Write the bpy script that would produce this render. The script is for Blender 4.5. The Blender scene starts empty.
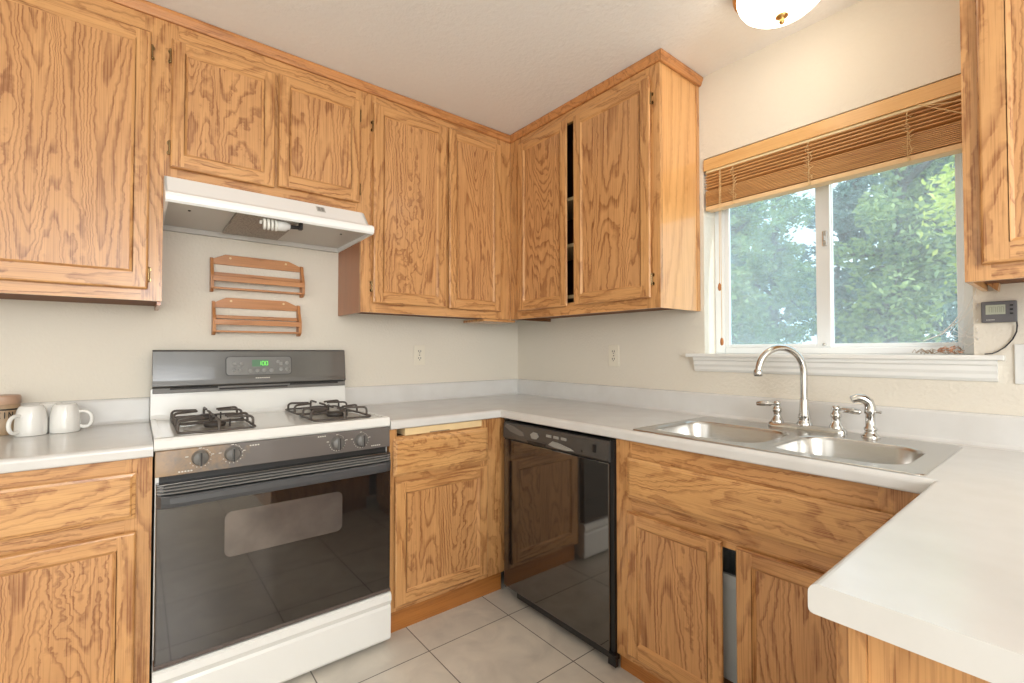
import bpy, bmesh, math, random
from mathutils import Vector, Matrix

PI = math.pi
scene = bpy.context.scene
COL = scene.collection

# ---------------------------------------------------------------- camera
cam_data = bpy.data.cameras.new('camera')
cam_data.sensor_fit = 'HORIZONTAL'
cam_data.sensor_width = 36.0
cam_data.lens = 466.66 / 1024 * 36.0
cam_data.clip_start = 0.02
cam = bpy.data.objects.new('camera', cam_data)
COL.objects.link(cam)
YAW, PITCH = 0.8936, 0.0196
cam.location = (-2.007, -2.4336, 1.189)
_f = Vector((math.cos(YAW) * math.cos(PITCH), math.sin(YAW) * math.cos(PITCH), math.sin(PITCH)))
cam.rotation_euler = _f.to_track_quat('-Z', 'Y').to_euler()
scene.camera = cam

# ---------------------------------------------------------------- view, sky, sun, fill lights
scene.view_settings.view_transform = 'Standard'
scene.view_settings.look = 'None'
scene.view_settings.gamma = 1.0
scene.view_settings.use_curve_mapping = False
scene.view_settings.exposure = 0.0

world = bpy.data.worlds.new('sky')
scene.world = world
world.use_nodes = True
wn = world.node_tree
wn.nodes['Background'].inputs['Color'].default_value = (0.80, 0.91, 1.0, 1)
wn.nodes['Background'].inputs['Strength'].default_value = 2.7

sun_data = bpy.data.lights.new('sun', 'SUN')
sun_data.energy = 4.4
sun_data.angle = 0.01
sun_data.color = (1.0, 0.95, 0.86)
sun = bpy.data.objects.new('sun', sun_data)
COL.objects.link(sun)
sun.rotation_euler = Vector((-0.22, 1.0, -1.15)).to_track_quat('-Z', 'Y').to_euler()


def area_light(name, loc, target, sx, sy, power, color):
    d = bpy.data.lights.new(name, 'AREA')
    d.shape = 'RECTANGLE'
    d.size, d.size_y = sx, sy
    d.energy = power
    d.color = color
    o = bpy.data.objects.new(name, d)
    COL.objects.link(o)
    o.location = loc
    o.rotation_euler = (Vector(target) - Vector(loc)).to_track_quat('-Z', 'Y').to_euler()
    return o


# added fill lights out of view
fill_lamp_data = bpy.data.lights.new('fill_lamp', 'POINT')
fill_lamp_data.energy = 84
fill_lamp_data.color = (0.94, 0.97, 1.0)
fill_lamp_data.shadow_soft_size = 0.35
fill_lamp = bpy.data.objects.new('fill_lamp', fill_lamp_data)
COL.objects.link(fill_lamp)
fill_lamp.location = (-1.75, -4.2, 1.6)
area_light('rear_fill_light', (-2.6, -5.3, 1.5), (-1.3, 0, 1.1), 3.0, 1.9, 68, (0.90, 0.955, 1.0))  # added soft fill from behind the camera, the rear wall is solid
area_light('left_fill_light', (-4.5, -2.6, 1.5), (0, -1.4, 1.0), 2.2, 1.7, 18, (0.90, 0.955, 1.0))  # weaker added fill from the left, no opening in that wall

# ---------------------------------------------------------------- materials
def new_mat(name):
    m = bpy.data.materials.new(name)
    m.use_nodes = True
    nt = m.node_tree
    b = nt.nodes['Principled BSDF']
    return m, nt, b


def srgb(r, g, b):
    def c(v):
        v /= 255.0
        return v / 12.92 if v <= 0.04045 else ((v + 0.055) / 1.055) ** 2.4
    return (c(r), c(g), c(b), 1.0)


def plain(name, col, rough=0.5, metal=0.0, coat=0.0, spec=0.5, noise=0.0, nscale=6.0):
    m, nt, b = new_mat(name)
    b.inputs['Base Color'].default_value = col
    b.inputs['Roughness'].default_value = rough
    b.inputs['Metallic'].default_value = metal
    b.inputs['Coat Weight'].default_value = coat
    b.inputs['Specular IOR Level'].default_value = spec
    if noise > 0:
        tc = nt.nodes.new('ShaderNodeTexCoord')
        nz = nt.nodes.new('ShaderNodeTexNoise')
        nz.inputs['Scale'].default_value = nscale
        nz.inputs['Detail'].default_value = 5
        rp = nt.nodes.new('ShaderNodeValToRGB')
        rp.color_ramp.elements[0].position = 0.3
        rp.color_ramp.elements[1].position = 0.7
        rp.color_ramp.elements[0].color = tuple(c * (1 - noise) for c in col[:3]) + (1,)
        rp.color_ramp.elements[1].color = col
        nt.links.new(tc.outputs['Object'], nz.inputs['Vector'])
        nt.links.new(nz.outputs['Fac'], rp.inputs['Fac'])
        nt.links.new(rp.outputs['Color'], b.inputs['Base Color'])
    return m


def oak(name, axis, light, dark, rings=9.0, dist=0.5, contrast=1.0, size=5.0, rough=0.34, wobble=0.02):
    """grain along the given axis of the object, oak cathedrals from noise contours"""
    m, nt, b = new_mat(name)
    N, L = nt.nodes.new, nt.links.new
    tc = N('ShaderNodeTexCoord')
    oi = N('ShaderNodeObjectInfo')
    off = N('ShaderNodeVectorMath'); off.operation = 'SCALE'
    off.inputs[0].default_value = (13.1, 17.7, 9.3)
    L(oi.outputs['Random'], off.inputs['Scale'])
    add = N('ShaderNodeVectorMath'); add.operation = 'ADD'
    L(tc.outputs['Object'], add.inputs[0]); L(off.outputs[0], add.inputs[1])
    st = 0.13
    s = {'z': (1, 1, st), 'x': (st, 1, 1), 'y': (1, st, 1)}[axis]
    mp = N('ShaderNodeMapping'); mp.inputs['Scale'].default_value = s
    wob = N('ShaderNodeTexNoise'); wob.inputs['Scale'].default_value = 28; wob.inputs['Detail'].default_value = 3
    L(add.outputs[0], wob.inputs['Vector'])
    wv = N('ShaderNodeVectorMath'); wv.operation = 'SCALE'; wv.inputs['Scale'].default_value = wobble
    L(wob.outputs['Color'], wv.inputs[0])
    ad2 = N('ShaderNodeVectorMath'); ad2.operation = 'ADD'
    L(add.outputs[0], ad2.inputs[0]); L(wv.outputs[0], ad2.inputs[1])
    L(ad2.outputs[0], mp.inputs['Vector'])
    n1 = N('ShaderNodeTexNoise')
    n1.inputs['Scale'].default_value = size
    n1.inputs['Detail'].default_value = 2.5
    n1.inputs['Roughness'].default_value = 0.45
    n1.inputs['Distortion'].default_value = dist
    L(mp.outputs[0], n1.inputs['Vector'])
    mul = N('ShaderNodeMath'); mul.operation = 'MULTIPLY'; mul.inputs[1].default_value = rings
    L(n1.outputs['Fac'], mul.inputs[0])
    fr = N('ShaderNodeMath'); fr.operation = 'FRACT'
    L(mul.outputs[0], fr.inputs[0])
    rp = N('ShaderNodeValToRGB')
    e = rp.color_ramp.elements
    e[0].position = 0.0; e[0].color = (0.1, 0.1, 0.1, 1)
    e[1].position = 1.0; e[1].color = (0.25, 0.25, 0.25, 1)
    for p, v in ((0.50, 0.0), (0.72, 0.6), (0.88, 1.0)):
        k = e.new(p); k.color = (v, v, v, 1)
    L(fr.outputs[0], rp.inputs['Fac'])
    ringsep = N('ShaderNodeMath'); ringsep.operation = 'MULTIPLY'
    # fine open pores
    ps = {'z': (1, 1, .016), 'x': (.016, 1, 1), 'y': (1, .016, 1)}[axis]
    mp2 = N('ShaderNodeMapping'); mp2.inputs['Scale'].default_value = ps
    L(add.outputs[0], mp2.inputs['Vector'])
    n2 = N('ShaderNodeTexNoise'); n2.inputs['Scale'].default_value = 330; n2.inputs['Detail'].default_value = 2
    L(mp2.outputs[0], n2.inputs['Vector'])
    r2 = N('ShaderNodeValToRGB')
    r2.color_ramp.elements[0].position = 0.50; r2.color_ramp.elements[1].position = 0.66
    L(n2.outputs['Fac'], r2.inputs['Fac'])
    # broad streaks
    n3 = N('ShaderNodeTexNoise'); n3.inputs['Scale'].default_value = 30; n3.inputs['Detail'].default_value = 2
    L(mp.outputs[0], n3.inputs['Vector'])
    # fac = ring*0.62*contrast + pore*0.25 + (streak-.5)*.5
    a1 = N('ShaderNodeMath'); a1.operation = 'MULTIPLY'; a1.inputs[1].default_value = 0.95 * contrast
    pm = N('ShaderNodeMapRange'); pm.inputs['To Min'].default_value = 0.55; pm.inputs['To Max'].default_value = 1.0
    L(r2.outputs['Color'], pm.inputs['Value'])
    L(rp.outputs['Color'], ringsep.inputs[0]); L(pm.outputs[0], ringsep.inputs[1])
    L(ringsep.outputs[0], a1.inputs[0])
    a2 = N('ShaderNodeMath'); a2.operation = 'MULTIPLY_ADD'; a2.inputs[1].default_value = 0.30
    L(r2.outputs['Color'], a2.inputs[0]); L(a1.outputs[0], a2.inputs[2])
    a3 = N('ShaderNodeMath'); a3.operation = 'MULTIPLY_ADD'; a3.inputs[1].default_value = 0.55
    L(n3.outputs['Fac'], a3.inputs[0]); L(a2.outputs[0], a3.inputs[2])
    a4 = N('ShaderNodeMath'); a4.operation = 'SUBTRACT'; a4.inputs[1].default_value = 0.20; a4.use_clamp = True
    L(a3.outputs[0], a4.inputs[0])
    mx = N('ShaderNodeMix'); mx.data_type = 'RGBA'
    mx.inputs['A'].default_value = light
    mx.inputs['B'].default_value = dark
    L(a4.outputs[0], mx.inputs['Factor'])
    L(mx.outputs['Result'], b.inputs['Base Color'])
    b.inputs['Roughness'].default_value = rough
    b.inputs['Coat Weight'].default_value = 0.35
    b.inputs['Coat Roughness'].default_value = 0.16
    bp = N('ShaderNodeBump'); bp.inputs['Strength'].default_value = 0.08; bp.inputs['Distance'].default_value = 0.001
    L(a2.outputs[0], bp.inputs['Height']); bp.invert = True
    L(bp.outputs[0], b.inputs['Normal'])
    return m


OL, OD = srgb(214, 160, 102), srgb(150, 94, 48)
OAK_Z = oak('oak_upright', 'z', OL, OD, 13, 0.3, 1.0, 7)
OAK_X = oak('oak_level', 'x', OL, OD, 13, 0.3, 1.0, 7)
OAK_PANEL = oak('oak_panel', 'z', srgb(211, 157, 102), srgb(144, 90, 48), 32, 0.5, 1.15, 4.4, wobble=0.015)
OAK_DRAWER = oak('oak_drawer', 'x', srgb(218, 166, 106), srgb(154, 98, 52), 19, 0.5, 0.9, 6)
OAK_TRIM = oak('oak_crown', 'x', srgb(206, 142, 84), srgb(146, 88, 44), 9, 0.3, 0.8, 8)
OAK_TOE = oak('oak_toe', 'x', srgb(190, 122, 56), srgb(140, 82, 34), 6, 0.3, 0.7, 5)
OAK_RACK = oak('rack_wood', 'x', srgb(198, 136, 82), srgb(150, 92, 48), 5, 0.2, 0.5, 9, 0.5)
OAK_RACK_Z = oak('rack_wood_upright', 'z', srgb(198, 136, 82), srgb(150, 92, 48), 5, 0.2, 0.5, 9, 0.5)
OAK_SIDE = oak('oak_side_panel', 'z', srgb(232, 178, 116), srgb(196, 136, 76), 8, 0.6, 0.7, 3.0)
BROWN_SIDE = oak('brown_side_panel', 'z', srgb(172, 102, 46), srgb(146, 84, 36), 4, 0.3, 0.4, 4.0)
BLIND = oak('blind_slat', 'y', srgb(224, 172, 112), srgb(178, 118, 66), 5, 0.2, 0.6, 7)
BLIND_VAL = oak('blind_valance', 'y', srgb(228, 182, 120), srgb(206, 152, 92), 5, 0.2, 0.5, 6)
PALE = plain('pale_maple', srgb(236, 206, 156), 0.5, noise=0.08, nscale=20)
DARKWOOD = plain('cabinet_inside', srgb(120, 76, 42), 0.7)
WHITE = plain('white_enamel', srgb(236, 235, 230), 0.22, coat=0.4)
HOODW = plain('white_painted_steel', srgb(248, 248, 246), 0.3, coat=0.2)
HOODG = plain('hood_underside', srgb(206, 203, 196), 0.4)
PLASTIC = plain('ivory_plastic', srgb(232, 224, 206), 0.4)
WPLASTIC = plain('white_plastic', srgb(226, 226, 222), 0.45)
BLACK = plain('black_enamel', srgb(34, 33, 32), 0.25, coat=0.3)
BLACKM = plain('black_plastic', srgb(28, 27, 27), 0.45)
KNOB = plain('knob_grey', srgb(112, 109, 105), 0.35)
CHARCOAL = plain('charcoal_enamel', srgb(96, 91, 86), 0.26, coat=0.5, noise=0.12, nscale=9)
GUARD = plain('backguard_glass', srgb(88, 86, 83), 0.16, coat=0.6, noise=0.15, nscale=7)
OVENGLASS = plain('oven_glass', srgb(84, 81, 78), 0.05, metal=0.85, coat=0.4)
OVENWIN = plain('oven_window', srgb(122, 114, 108), 0.2, metal=0.5, coat=0.4, noise=0.35, nscale=12)
HANDLE = plain('handle_grey', srgb(74, 75, 77), 0.3)
DWGLASS = plain('dishwasher_black', srgb(104, 101, 98), 0.05, metal=0.9, coat=0.5)
DWCTRL = plain('dishwasher_controls', srgb(78, 74, 70), 0.3, noise=0.2, nscale=30)
GREYPRINT = plain('grey_print', srgb(150, 148, 142), 0.4)
WHITEPRINT = plain('white_print', srgb(214, 210, 200), 0.5)
IRON = plain('grate_iron', srgb(92, 84, 78), 0.5, noise=0.3, nscale=60)
BURNER = plain('burner_cap', srgb(60, 54, 50), 0.5)
BOWL = plain('burner_bowl', srgb(186, 178, 166), 0.3, metal=0.6, noise=0.35, nscale=40)
CHROME = plain('chrome', srgb(204, 203, 200), 0.07, metal=1.0)
STEEL = plain('brushed_steel', srgb(196, 194, 190), 0.27, metal=1.0)
BRASS = plain('antique_brass', srgb(196, 158, 98), 0.28, metal=1.0)
HINGEM = plain('hinge_brass', srgb(150, 128, 92), 0.25, metal=1.0)
FILTER = None
CERAMIC = plain('white_ceramic', srgb(238, 236, 230), 0.15, coat=0.5)
TRIMW = plain('white_trim_paint', srgb(236, 235, 230), 0.4, noise=0.03, nscale=12)
VINYL = plain('white_vinyl', srgb(238, 240, 240), 0.35)
CORD = plain('cord_cream', srgb(222, 190, 140), 0.7)
TASSEL = plain('tassel_wood', srgb(178, 112, 58), 0.5)
METER = plain('meter_grey', srgb(98, 97, 100), 0.45)
LCD = plain('lcd', srgb(176, 180, 160), 0.3)
LCDDARK = plain('lcd_digits', srgb(140, 144, 128), 0.4)
DARKHOLE = plain('dark_slot', srgb(40, 36, 32), 0.6)
TIN = plain('printed_tin', srgb(178, 150, 118), 0.45, noise=0.25, nscale=25)
TINLID = plain('tin_lid', srgb(196, 160, 134), 0.4, noise=0.2, nscale=30)
LEAFDRY = plain('dry_leaf', srgb(206, 150, 116), 0.8, noise=0.35, nscale=80)
TWIG = plain('dry_twig', srgb(150, 126, 100), 0.8)
WEB = plain('cobweb_silk', srgb(244, 240, 236), 0.6)
BARK = plain('tree_bark', srgb(92, 84, 78), 0.9, noise=0.4, nscale=18)
GROUND = plain('yard_ground', srgb(126, 128, 112), 0.9, noise=0.3, nscale=3)


def emitter(name, col, strength):
    m, nt, b = new_mat(name)
    b.inputs['Base Color'].default_value = col
    b.inputs['Emission Color'].default_value = col
    b.inputs['Emission Strength'].default_value = strength
    return m


LED = emitter('clock_green', srgb(120, 230, 90), 0.8)
LEDBACK = plain('clock_window', srgb(84, 128, 96), 0.2)
LAMPGLASS = emitter('lamp_glass', srgb(255, 240, 218), 4.0)


def plaster(name, col, scale, strength, mottling=0.04):
    m, nt, b = new_mat(name)
    N, L = nt.nodes.new, nt.links.new
    tc = N('ShaderNodeTexCoord')
    nz = N('ShaderNodeTexNoise'); nz.inputs['Scale'].default_value = scale
    nz.inputs['Detail'].default_value = 3
    L(tc.outputs['Object'], nz.inputs['Vector'])
    bp = N('ShaderNodeBump'); bp.inputs['Strength'].default_value = strength; bp.inputs['Distance'].default_value = 0.006
    L(nz.outputs['Fac'], bp.inputs['Height']); L(bp.outputs[0], b.inputs['Normal'])
    n2 = N('ShaderNodeTexNoise'); n2.inputs['Scale'].default_value = 3
    L(tc.outputs['Object'], n2.inputs['Vector'])
    mx = N('ShaderNodeMix'); mx.data_type = 'RGBA'
    mx.inputs['A'].default_value = tuple(c * (1 - mottling) for c in col[:3]) + (1,)
    mx.inputs['B'].default_value = col
    L(n2.outputs['Fac'], mx.inputs['Factor']); L(mx.outputs['Result'], b.inputs['Base Color'])
    b.inputs['Roughness'].default_value = 0.6
    return m


WALL = plaster('cream_wall', srgb(229, 221, 206), 85, 0.42)
CEIL = plaster('ceiling_texture', srgb(244, 242, 238), 60, 0.40)

# laminate worktop
LAMINATE, nt, b = new_mat('laminate')
tc = nt.nodes.new('ShaderNodeTexCoord'); nz = nt.nodes.new('ShaderNodeTexNoise')
nz.inputs['Scale'].default_value = 9; nz.inputs['Detail'].default_value = 7
rp = nt.nodes.new('ShaderNodeValToRGB')
rp.color_ramp.elements[0].position = 0.3; rp.color_ramp.elements[1].position = 0.65
rp.color_ramp.elements[0].color = srgb(214, 211, 206); rp.color_ramp.elements[1].color = srgb(220, 218, 214)
nt.links.new(tc.outputs['Object'], nz.inputs['Vector']); nt.links.new(nz.outputs['Fac'], rp.inputs['Fac'])
nt.links.new(rp.outputs['Color'], b.inputs['Base Color'])
b.inputs['Roughness'].default_value = 0.24
b.inputs['Coat Weight'].default_value = 0.25
b.inputs['Coat Roughness'].default_value = 0.15

# floor tile
TILE, nt, b = new_mat('floor_tile')
N, L = nt.nodes.new, nt.links.new
tc = N('ShaderNodeTexCoord')
mp = N('ShaderNodeMapping'); mp.inputs['Location'].default_value = (0.69 + 4.0, 0.77 + 8.0, 0)
L(tc.outputs['Object'], mp.inputs['Vector'])
br = N('ShaderNodeTexBrick')
br.offset = 0.0; br.squash = 1.0
br.inputs['Scale'].default_value = 1.0
br.inputs['Brick Width'].default_value = 0.40
br.inputs['Row Height'].default_value = 0.40
br.inputs['Mortar Size'].default_value = 0.0022
br.inputs['Mortar Smooth'].default_value = 0.1
br.inputs['Color1'].default_value = srgb(224, 217, 205)
br.inputs['Color2'].default_value = srgb(218, 211, 199)
br.inputs['Mortar'].default_value = srgb(112, 104, 96)
L(mp.outputs[0], br.inputs['Vector'])
nz = N('ShaderNodeTexNoise'); nz.inputs['Scale'].default_value = 7; nz.inputs['Detail'].default_value = 6
nz.inputs['Distortion'].default_value = 0.8
L(tc.outputs['Object'], nz.inputs['Vector'])
rp = N('ShaderNodeValToRGB')
rp.color_ramp.elements[0].position = 0.32; rp.color_ramp.elements[1].position = 0.68
rp.color_ramp.elements[0].color = (0.84, 0.83, 0.82, 1); rp.color_ramp.elements[1].color = (1.06, 1.05, 1.03, 1)
L(nz.outputs['Fac'], rp.inputs['Fac'])
mx = N('ShaderNodeMix'); mx.data_type = 'RGBA'; mx.blend_type = 'MULTIPLY'; mx.inputs['Factor'].default_value = 1
L(br.outputs['Color'], mx.inputs['A']); L(rp.outputs['Color'], mx.inputs['B'])
L(mx.outputs['Result'], b.inputs['Base Color'])
b.inputs['Roughness'].default_value = 0.3

# stained control panel: baked on brown splatter toward its left end
PANEL_DIRTY, nt, b = new_mat('control_panel_stained')
N, L = nt.nodes.new, nt.links.new
tc = N('ShaderNodeTexCoord')
nz = N('ShaderNodeTexNoise'); nz.inputs['Scale'].default_value = 22; nz.inputs['Detail'].default_value = 8
nz.inputs['Roughness'].default_value = 0.7
L(tc.outputs['Object'], nz.inputs['Vector'])
sx = N('ShaderNodeSeparateXYZ'); L(tc.outputs['Object'], sx.inputs[0])
mr = N('ShaderNodeMapRange'); mr.inputs['From Min'].default_value = -0.36; mr.inputs['From Max'].default_value = -0.02
mr.inputs['To Min'].default_value = 0.80; mr.inputs['To Max'].default_value = 0.30
L(sx.outputs['X'], mr.inputs['Value'])
cmp_ = N('ShaderNodeMath'); cmp_.operation = 'SUBTRACT'
L(mr.outputs[0], cmp_.inputs[0]); L(nz.outputs['Fac'], cmp_.inputs[1])
m2 = N('ShaderNodeMath'); m2.operation = 'MULTIPLY'; m2.inputs[1].default_value = 3.2; m2.use_clamp = True
L(cmp_.outputs[0], m2.inputs[0])
mx = N('ShaderNodeMix'); mx.data_type = 'RGBA'
mx.inputs['A'].default_value = srgb(102, 96, 92); mx.inputs['B'].default_value = srgb(158, 128, 94)
L(m2.outputs[0], mx.inputs['Factor']); L(mx.outputs['Result'], b.inputs['Base Color'])
b.inputs['Roughness'].default_value = 0.3
b.inputs['Coat Weight'].default_value = 0.3

# aluminium mesh of the hood filter
FILTER, nt, b = new_mat('filter_mesh')
tc = nt.nodes.new('ShaderNodeTexCoord'); vo = nt.nodes.new('ShaderNodeTexVoronoi')
vo.inputs['Scale'].default_value = 190
rp = nt.nodes.new('ShaderNodeValToRGB')
rp.color_ramp.elements[0].color = srgb(196, 190, 180); rp.color_ramp.elements[1].color = srgb(120, 113, 104)
nt.links.new(tc.outputs['Object'], vo.inputs['Vector']); nt.links.new(vo.outputs['Distance'], rp.inputs['Fac'])
nt.links.new(rp.outputs['Color'], b.inputs['Base Color'])
b.inputs['Roughness'].default_value = 0.5; b.inputs['Metallic'].default_value = 0.4


def glass_mat(name, dust, tint):
    m = bpy.data.materials.new(name); m.use_nodes = True
    nt = m.node_tree; nt.nodes.clear()
    N, L = nt.nodes.new, nt.links.new
    out = N('ShaderNodeOutputMaterial')
    tr = N('ShaderNodeBsdfTransparent'); tr.inputs['Color'].default_value = tint
    gl = N('ShaderNodeBsdfGlossy'); gl.inputs['Roughness'].default_value = 0.02
    m1 = N('ShaderNodeMixShader'); m1.inputs['Fac'].default_value = 0.05
    L(tr.outputs[0], m1.inputs[1]); L(gl.outputs[0], m1.inputs[2])
    # film of dust on the pane, lit from outside
    df = N('ShaderNodeBsdfDiffuse'); df.inputs['Color'].default_value = (0.8, 0.84, 0.88, 1)
    tl = N('ShaderNodeBsdfTranslucent'); tl.inputs['Color'].default_value = (0.8, 0.88, 0.95, 1)
    m2 = N('ShaderNodeMixShader'); m2.inputs['Fac'].default_value = 0.75
    L(df.outputs[0], m2.inputs[1]); L(tl.outputs[0], m2.inputs[2])
    tc = N('ShaderNodeTexCoord'); nz = N('ShaderNodeTexNoise'); nz.inputs['Scale'].default_value = 5
    nz.inputs['Detail'].default_value = 8; nz.inputs['Roughness'].default_value = 0.7
    L(tc.outputs['Object'], nz.inputs['Vector'])
    mr = N('ShaderNodeMapRange'); mr.inputs['To Min'].default_value = dust * 0.4; mr.inputs['To Max'].default_value = dust * 1.6
    L(nz.outputs['Fac'], mr.inputs['Value'])
    m3 = N('ShaderNodeMixShader')
    L(mr.outputs[0], m3.inputs['Fac']); L(m1.outputs[0], m3.inputs[1]); L(m2.outputs[0], m3.inputs[2])
    L(m3.outputs[0], out.inputs['Surface'])
    return m


GLASS = glass_mat('dusty_glass', 0.14, (0.9, 0.96, 0.97, 1))
GLASS_SCREEN = glass_mat('dusty_glass_pane', 0.22, (0.82, 0.93, 0.96, 1))


def leaf_mat(name, c1, c2):
    m, nt, b = new_mat(name)
    N, L = nt.nodes.new, nt.links.new
    g = N('ShaderNodeNewGeometry')
    mx = N('ShaderNodeMix'); mx.data_type = 'RGBA'
    mx.inputs['A'].default_value = c1; mx.inputs['B'].default_value = c2
    L(g.outputs['Random Per Island'], mx.inputs['Factor'])
    L(mx.outputs['Result'], b.inputs['Base Color'])
    b.inputs['Roughness'].default_value = 0.6
    tl = N('ShaderNodeBsdfTranslucent'); L(mx.outputs['Result'], tl.inputs['Color'])
    ms = N('ShaderNodeMixShader'); ms.inputs['Fac'].default_value = 0.35
    L(b.outputs[0], ms.inputs[1]); L(tl.outputs[0], ms.inputs[2])
    L(ms.outputs[0], nt.nodes['Material Output'].inputs['Surface'])
    return m


LEAF_A = leaf_mat('leaf_green', srgb(98, 128, 86), srgb(176, 192, 122))
LEAF_B = leaf_mat('leaf_bluegreen', srgb(74, 100, 100), srgb(134, 160, 146))
LEAF_C = leaf_mat('leaf_yellowgreen', srgb(168, 190, 70), srgb(222, 226, 120))

# ---------------------------------------------------------------- mesh builder
class MB:
    def __init__(s):
        s.v, s.f, s.m, s.s = [], [], [], []

    def add(s, verts, faces, mi=0, smooth=False):
        o = len(s.v)
        s.v += [Vector(p) for p in verts]
        for f in faces:
            s.f.append([i + o for i in f]); s.m.append(mi); s.s.append(smooth)
        return s

    def frombm(s, bm, mi=0, smooth=False):
        bm.verts.ensure_lookup_table(); bm.verts.index_update()
        s.add([v.co.copy() for v in bm.verts], [[v.index for v in f.verts] for f in bm.faces], mi, smooth)
        bm.free(); return s

    def box(s, x0, x1, y0, y1, z0, z1, mi=0, bev=0.0, seg=2):
        x0, x1 = min(x0, x1), max(x0, x1); y0, y1 = min(y0, y1), max(y0, y1); z0, z1 = min(z0, z1), max(z0, z1)
        bm = bmesh.new()
        bmesh.ops.create_cube(bm, size=1)
        for v in bm.verts:
            v.co = Vector(((x0 + x1) / 2 + v.co.x * (x1 - x0), (y0 + y1) / 2 + v.co.y * (y1 - y0), (z0 + z1) / 2 + v.co.z * (z1 - z0)))
        if bev > 0:
            bev = min(bev, 0.45 * min(x1 - x0, y1 - y0, z1 - z0))
            bmesh.ops.bevel(bm, geom=bm.edges[:], offset=bev, segments=seg, affect='EDGES', profile=0.6)
        return s.frombm(bm, mi, False)

    def prism(s, pts, axis, a0, a1, mi=0, bev=0.0, smooth=False):
        """pts 2D: axis x -> (y,z), y -> (x,z), z -> (x,y)"""
        def mk(p, a):
            return {'x': (a, p[0], p[1]), 'y': (p[0], a, p[1]), 'z': (p[0], p[1], a)}[axis]
        n = len(pts)
        bm = bmesh.new()
        A = [bm.verts.new(mk(p, a0)) for p in pts]
        B = [bm.verts.new(mk(p, a1)) for p in pts]
        bm.faces.new(A); bm.faces.new(B[::-1])
        for i in range(n):
            j = (i + 1) % n
            bm.faces.new((A[i], B[i], B[j], A[j]))
        bmesh.ops.recalc_face_normals(bm, faces=bm.faces[:])
        if bev > 0:
            bmesh.ops.bevel(bm, geom=bm.edges[:], offset=bev, segments=2, affect='EDGES', profile=0.6)
        return s.frombm(bm, mi, smooth)

    def tube(s, path, r, n=10, mi=0, caps=True, closed=False):
        P = [Vector(p) for p in path]
        R = r if isinstance(r, (list, tuple)) else [r] * len(P)
        rings = []
        prev = None
        for i, p in enumerate(P):
            if closed:
                t = (P[(i + 1) % len(P)] - P[i - 1])
            elif i == 0:
                t = P[1] - P[0]
            elif i == len(P) - 1:
                t = P[-1] - P[-2]
            else:
                t = (P[i + 1] - P[i]).normalized() + (P[i] - P[i - 1]).normalized()
            t.normalize()
            if prev is None:
                u = t.orthogonal().normalized()
            else:
                u = (prev - t * prev.dot(t))
                if u.length < 1e-6:
                    u = t.orthogonal()
                u.normalize()
            prev = u
            w = t.cross(u)
            rings.append([p + (u * math.cos(2 * PI * k / n) + w * math.sin(2 * PI * k / n)) * R[i] for k in range(n)])
        V = [q for ring in rings for q in ring]
        F = []
        m = len(P)
        for i in range(m if closed else m - 1):
            a, b_ = i * n, ((i + 1) % m) * n
            for k in range(n):
                F.append((a + k, a + (k + 1) % n, b_ + (k + 1) % n, b_ + k))
        s.add(V, F, mi, True)
        if caps and not closed:
            s.add(rings[0], [list(range(n))[::-1]], mi)
            s.add(rings[-1], [list(range(n))], mi)
        return s

    def lathe(s, prof, c=(0, 0, 0), n=24, mi=0, axis='z', smooth=True):
        V, F = [], []
        for (r, h) in prof:
            for k in range(n):
                a = 2 * PI * k / n
                x, y = r * math.cos(a), r * math.sin(a)
                q = {'z': (x, y, h), 'y': (x, h, y), 'x': (h, x, y)}[axis]
                V.append(Vector(q) + Vector(c))
        for i in range(len(prof) - 1):
            for k in range(n):
                q = (i * n + k, i * n + (k + 1) % n, (i + 1) * n + (k + 1) % n, (i + 1) * n + k)
                F.append(q if axis != 'y' else q[::-1])
        s.add(V, F, mi, smooth)
        if prof[0][0] > 1e-5:
            f = list(range(n))
            s.add(V[:n], [f[::-1] if axis != 'y' else f], mi)
        if prof[-1][0] > 1e-5:
            f = list(range(n))
            s.add(V[-n:], [f if axis != 'y' else f[::-1]], mi)
        return s

    def rings(s, loops, mi=0, smooth=True, cap0=False, cap1=False):
        n = len(loops[0])
        V = [p for l in loops for p in l]
        F = []
        for i in range(len(loops) - 1):
            for k in range(n):
                F.append((i * n + k, i * n + (k + 1) % n, (i + 1) * n + (k + 1) % n, (i + 1) * n + k))
        s.add(V, F, mi, smooth)
        if cap0: s.add(loops[0], [list(range(n))[::-1]], mi)
        if cap1: s.add(loops[-1], [list(range(n))], mi)
        return s

    def sweep(s, path, prof, mi=0, closed=False, mis=None, smooth=False, caps=True):
        """path: 2D points, prof: (offset to the left, z); mitred corners"""
        P = [Vector((p[0], p[1])) for p in path]
        n = len(P)
        segs = n if closed else n - 1
        def nrm(i):
            d = (P[(i + 1) % n] - P[i]).normalized()
            return Vector((-d.y, d.x))
        loops = []
        for i in range(n):
            if closed:
                a, b_ = nrm((i - 1) % n), nrm(i)
            else:
                a = nrm(max(i - 1, 0)); b_ = nrm(min(i, segs - 1))
            mid = (a + b_)
            mid = mid / (mid.dot(a)) if abs(mid.dot(a)) > 1e-6 else a
            loops.append([Vector((P[i].x + mid.x * o, P[i].y + mid.y * o, z)) for (o, z) in prof])
        m = len(prof)
        for i in range(segs):
            A, B_ = loops[i], loops[(i + 1) % n]
            F = [(k, k + 1, m + k + 1, m + k) for k in range(m - 1)]
            s.add(A + B_, F, mis[i] if mis else mi, smooth)
        if caps and not closed:
            s.add(loops[0], [list(range(m))], mi); s.add(loops[-1], [list(range(m))[::-1]], mi)
        return s


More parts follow.
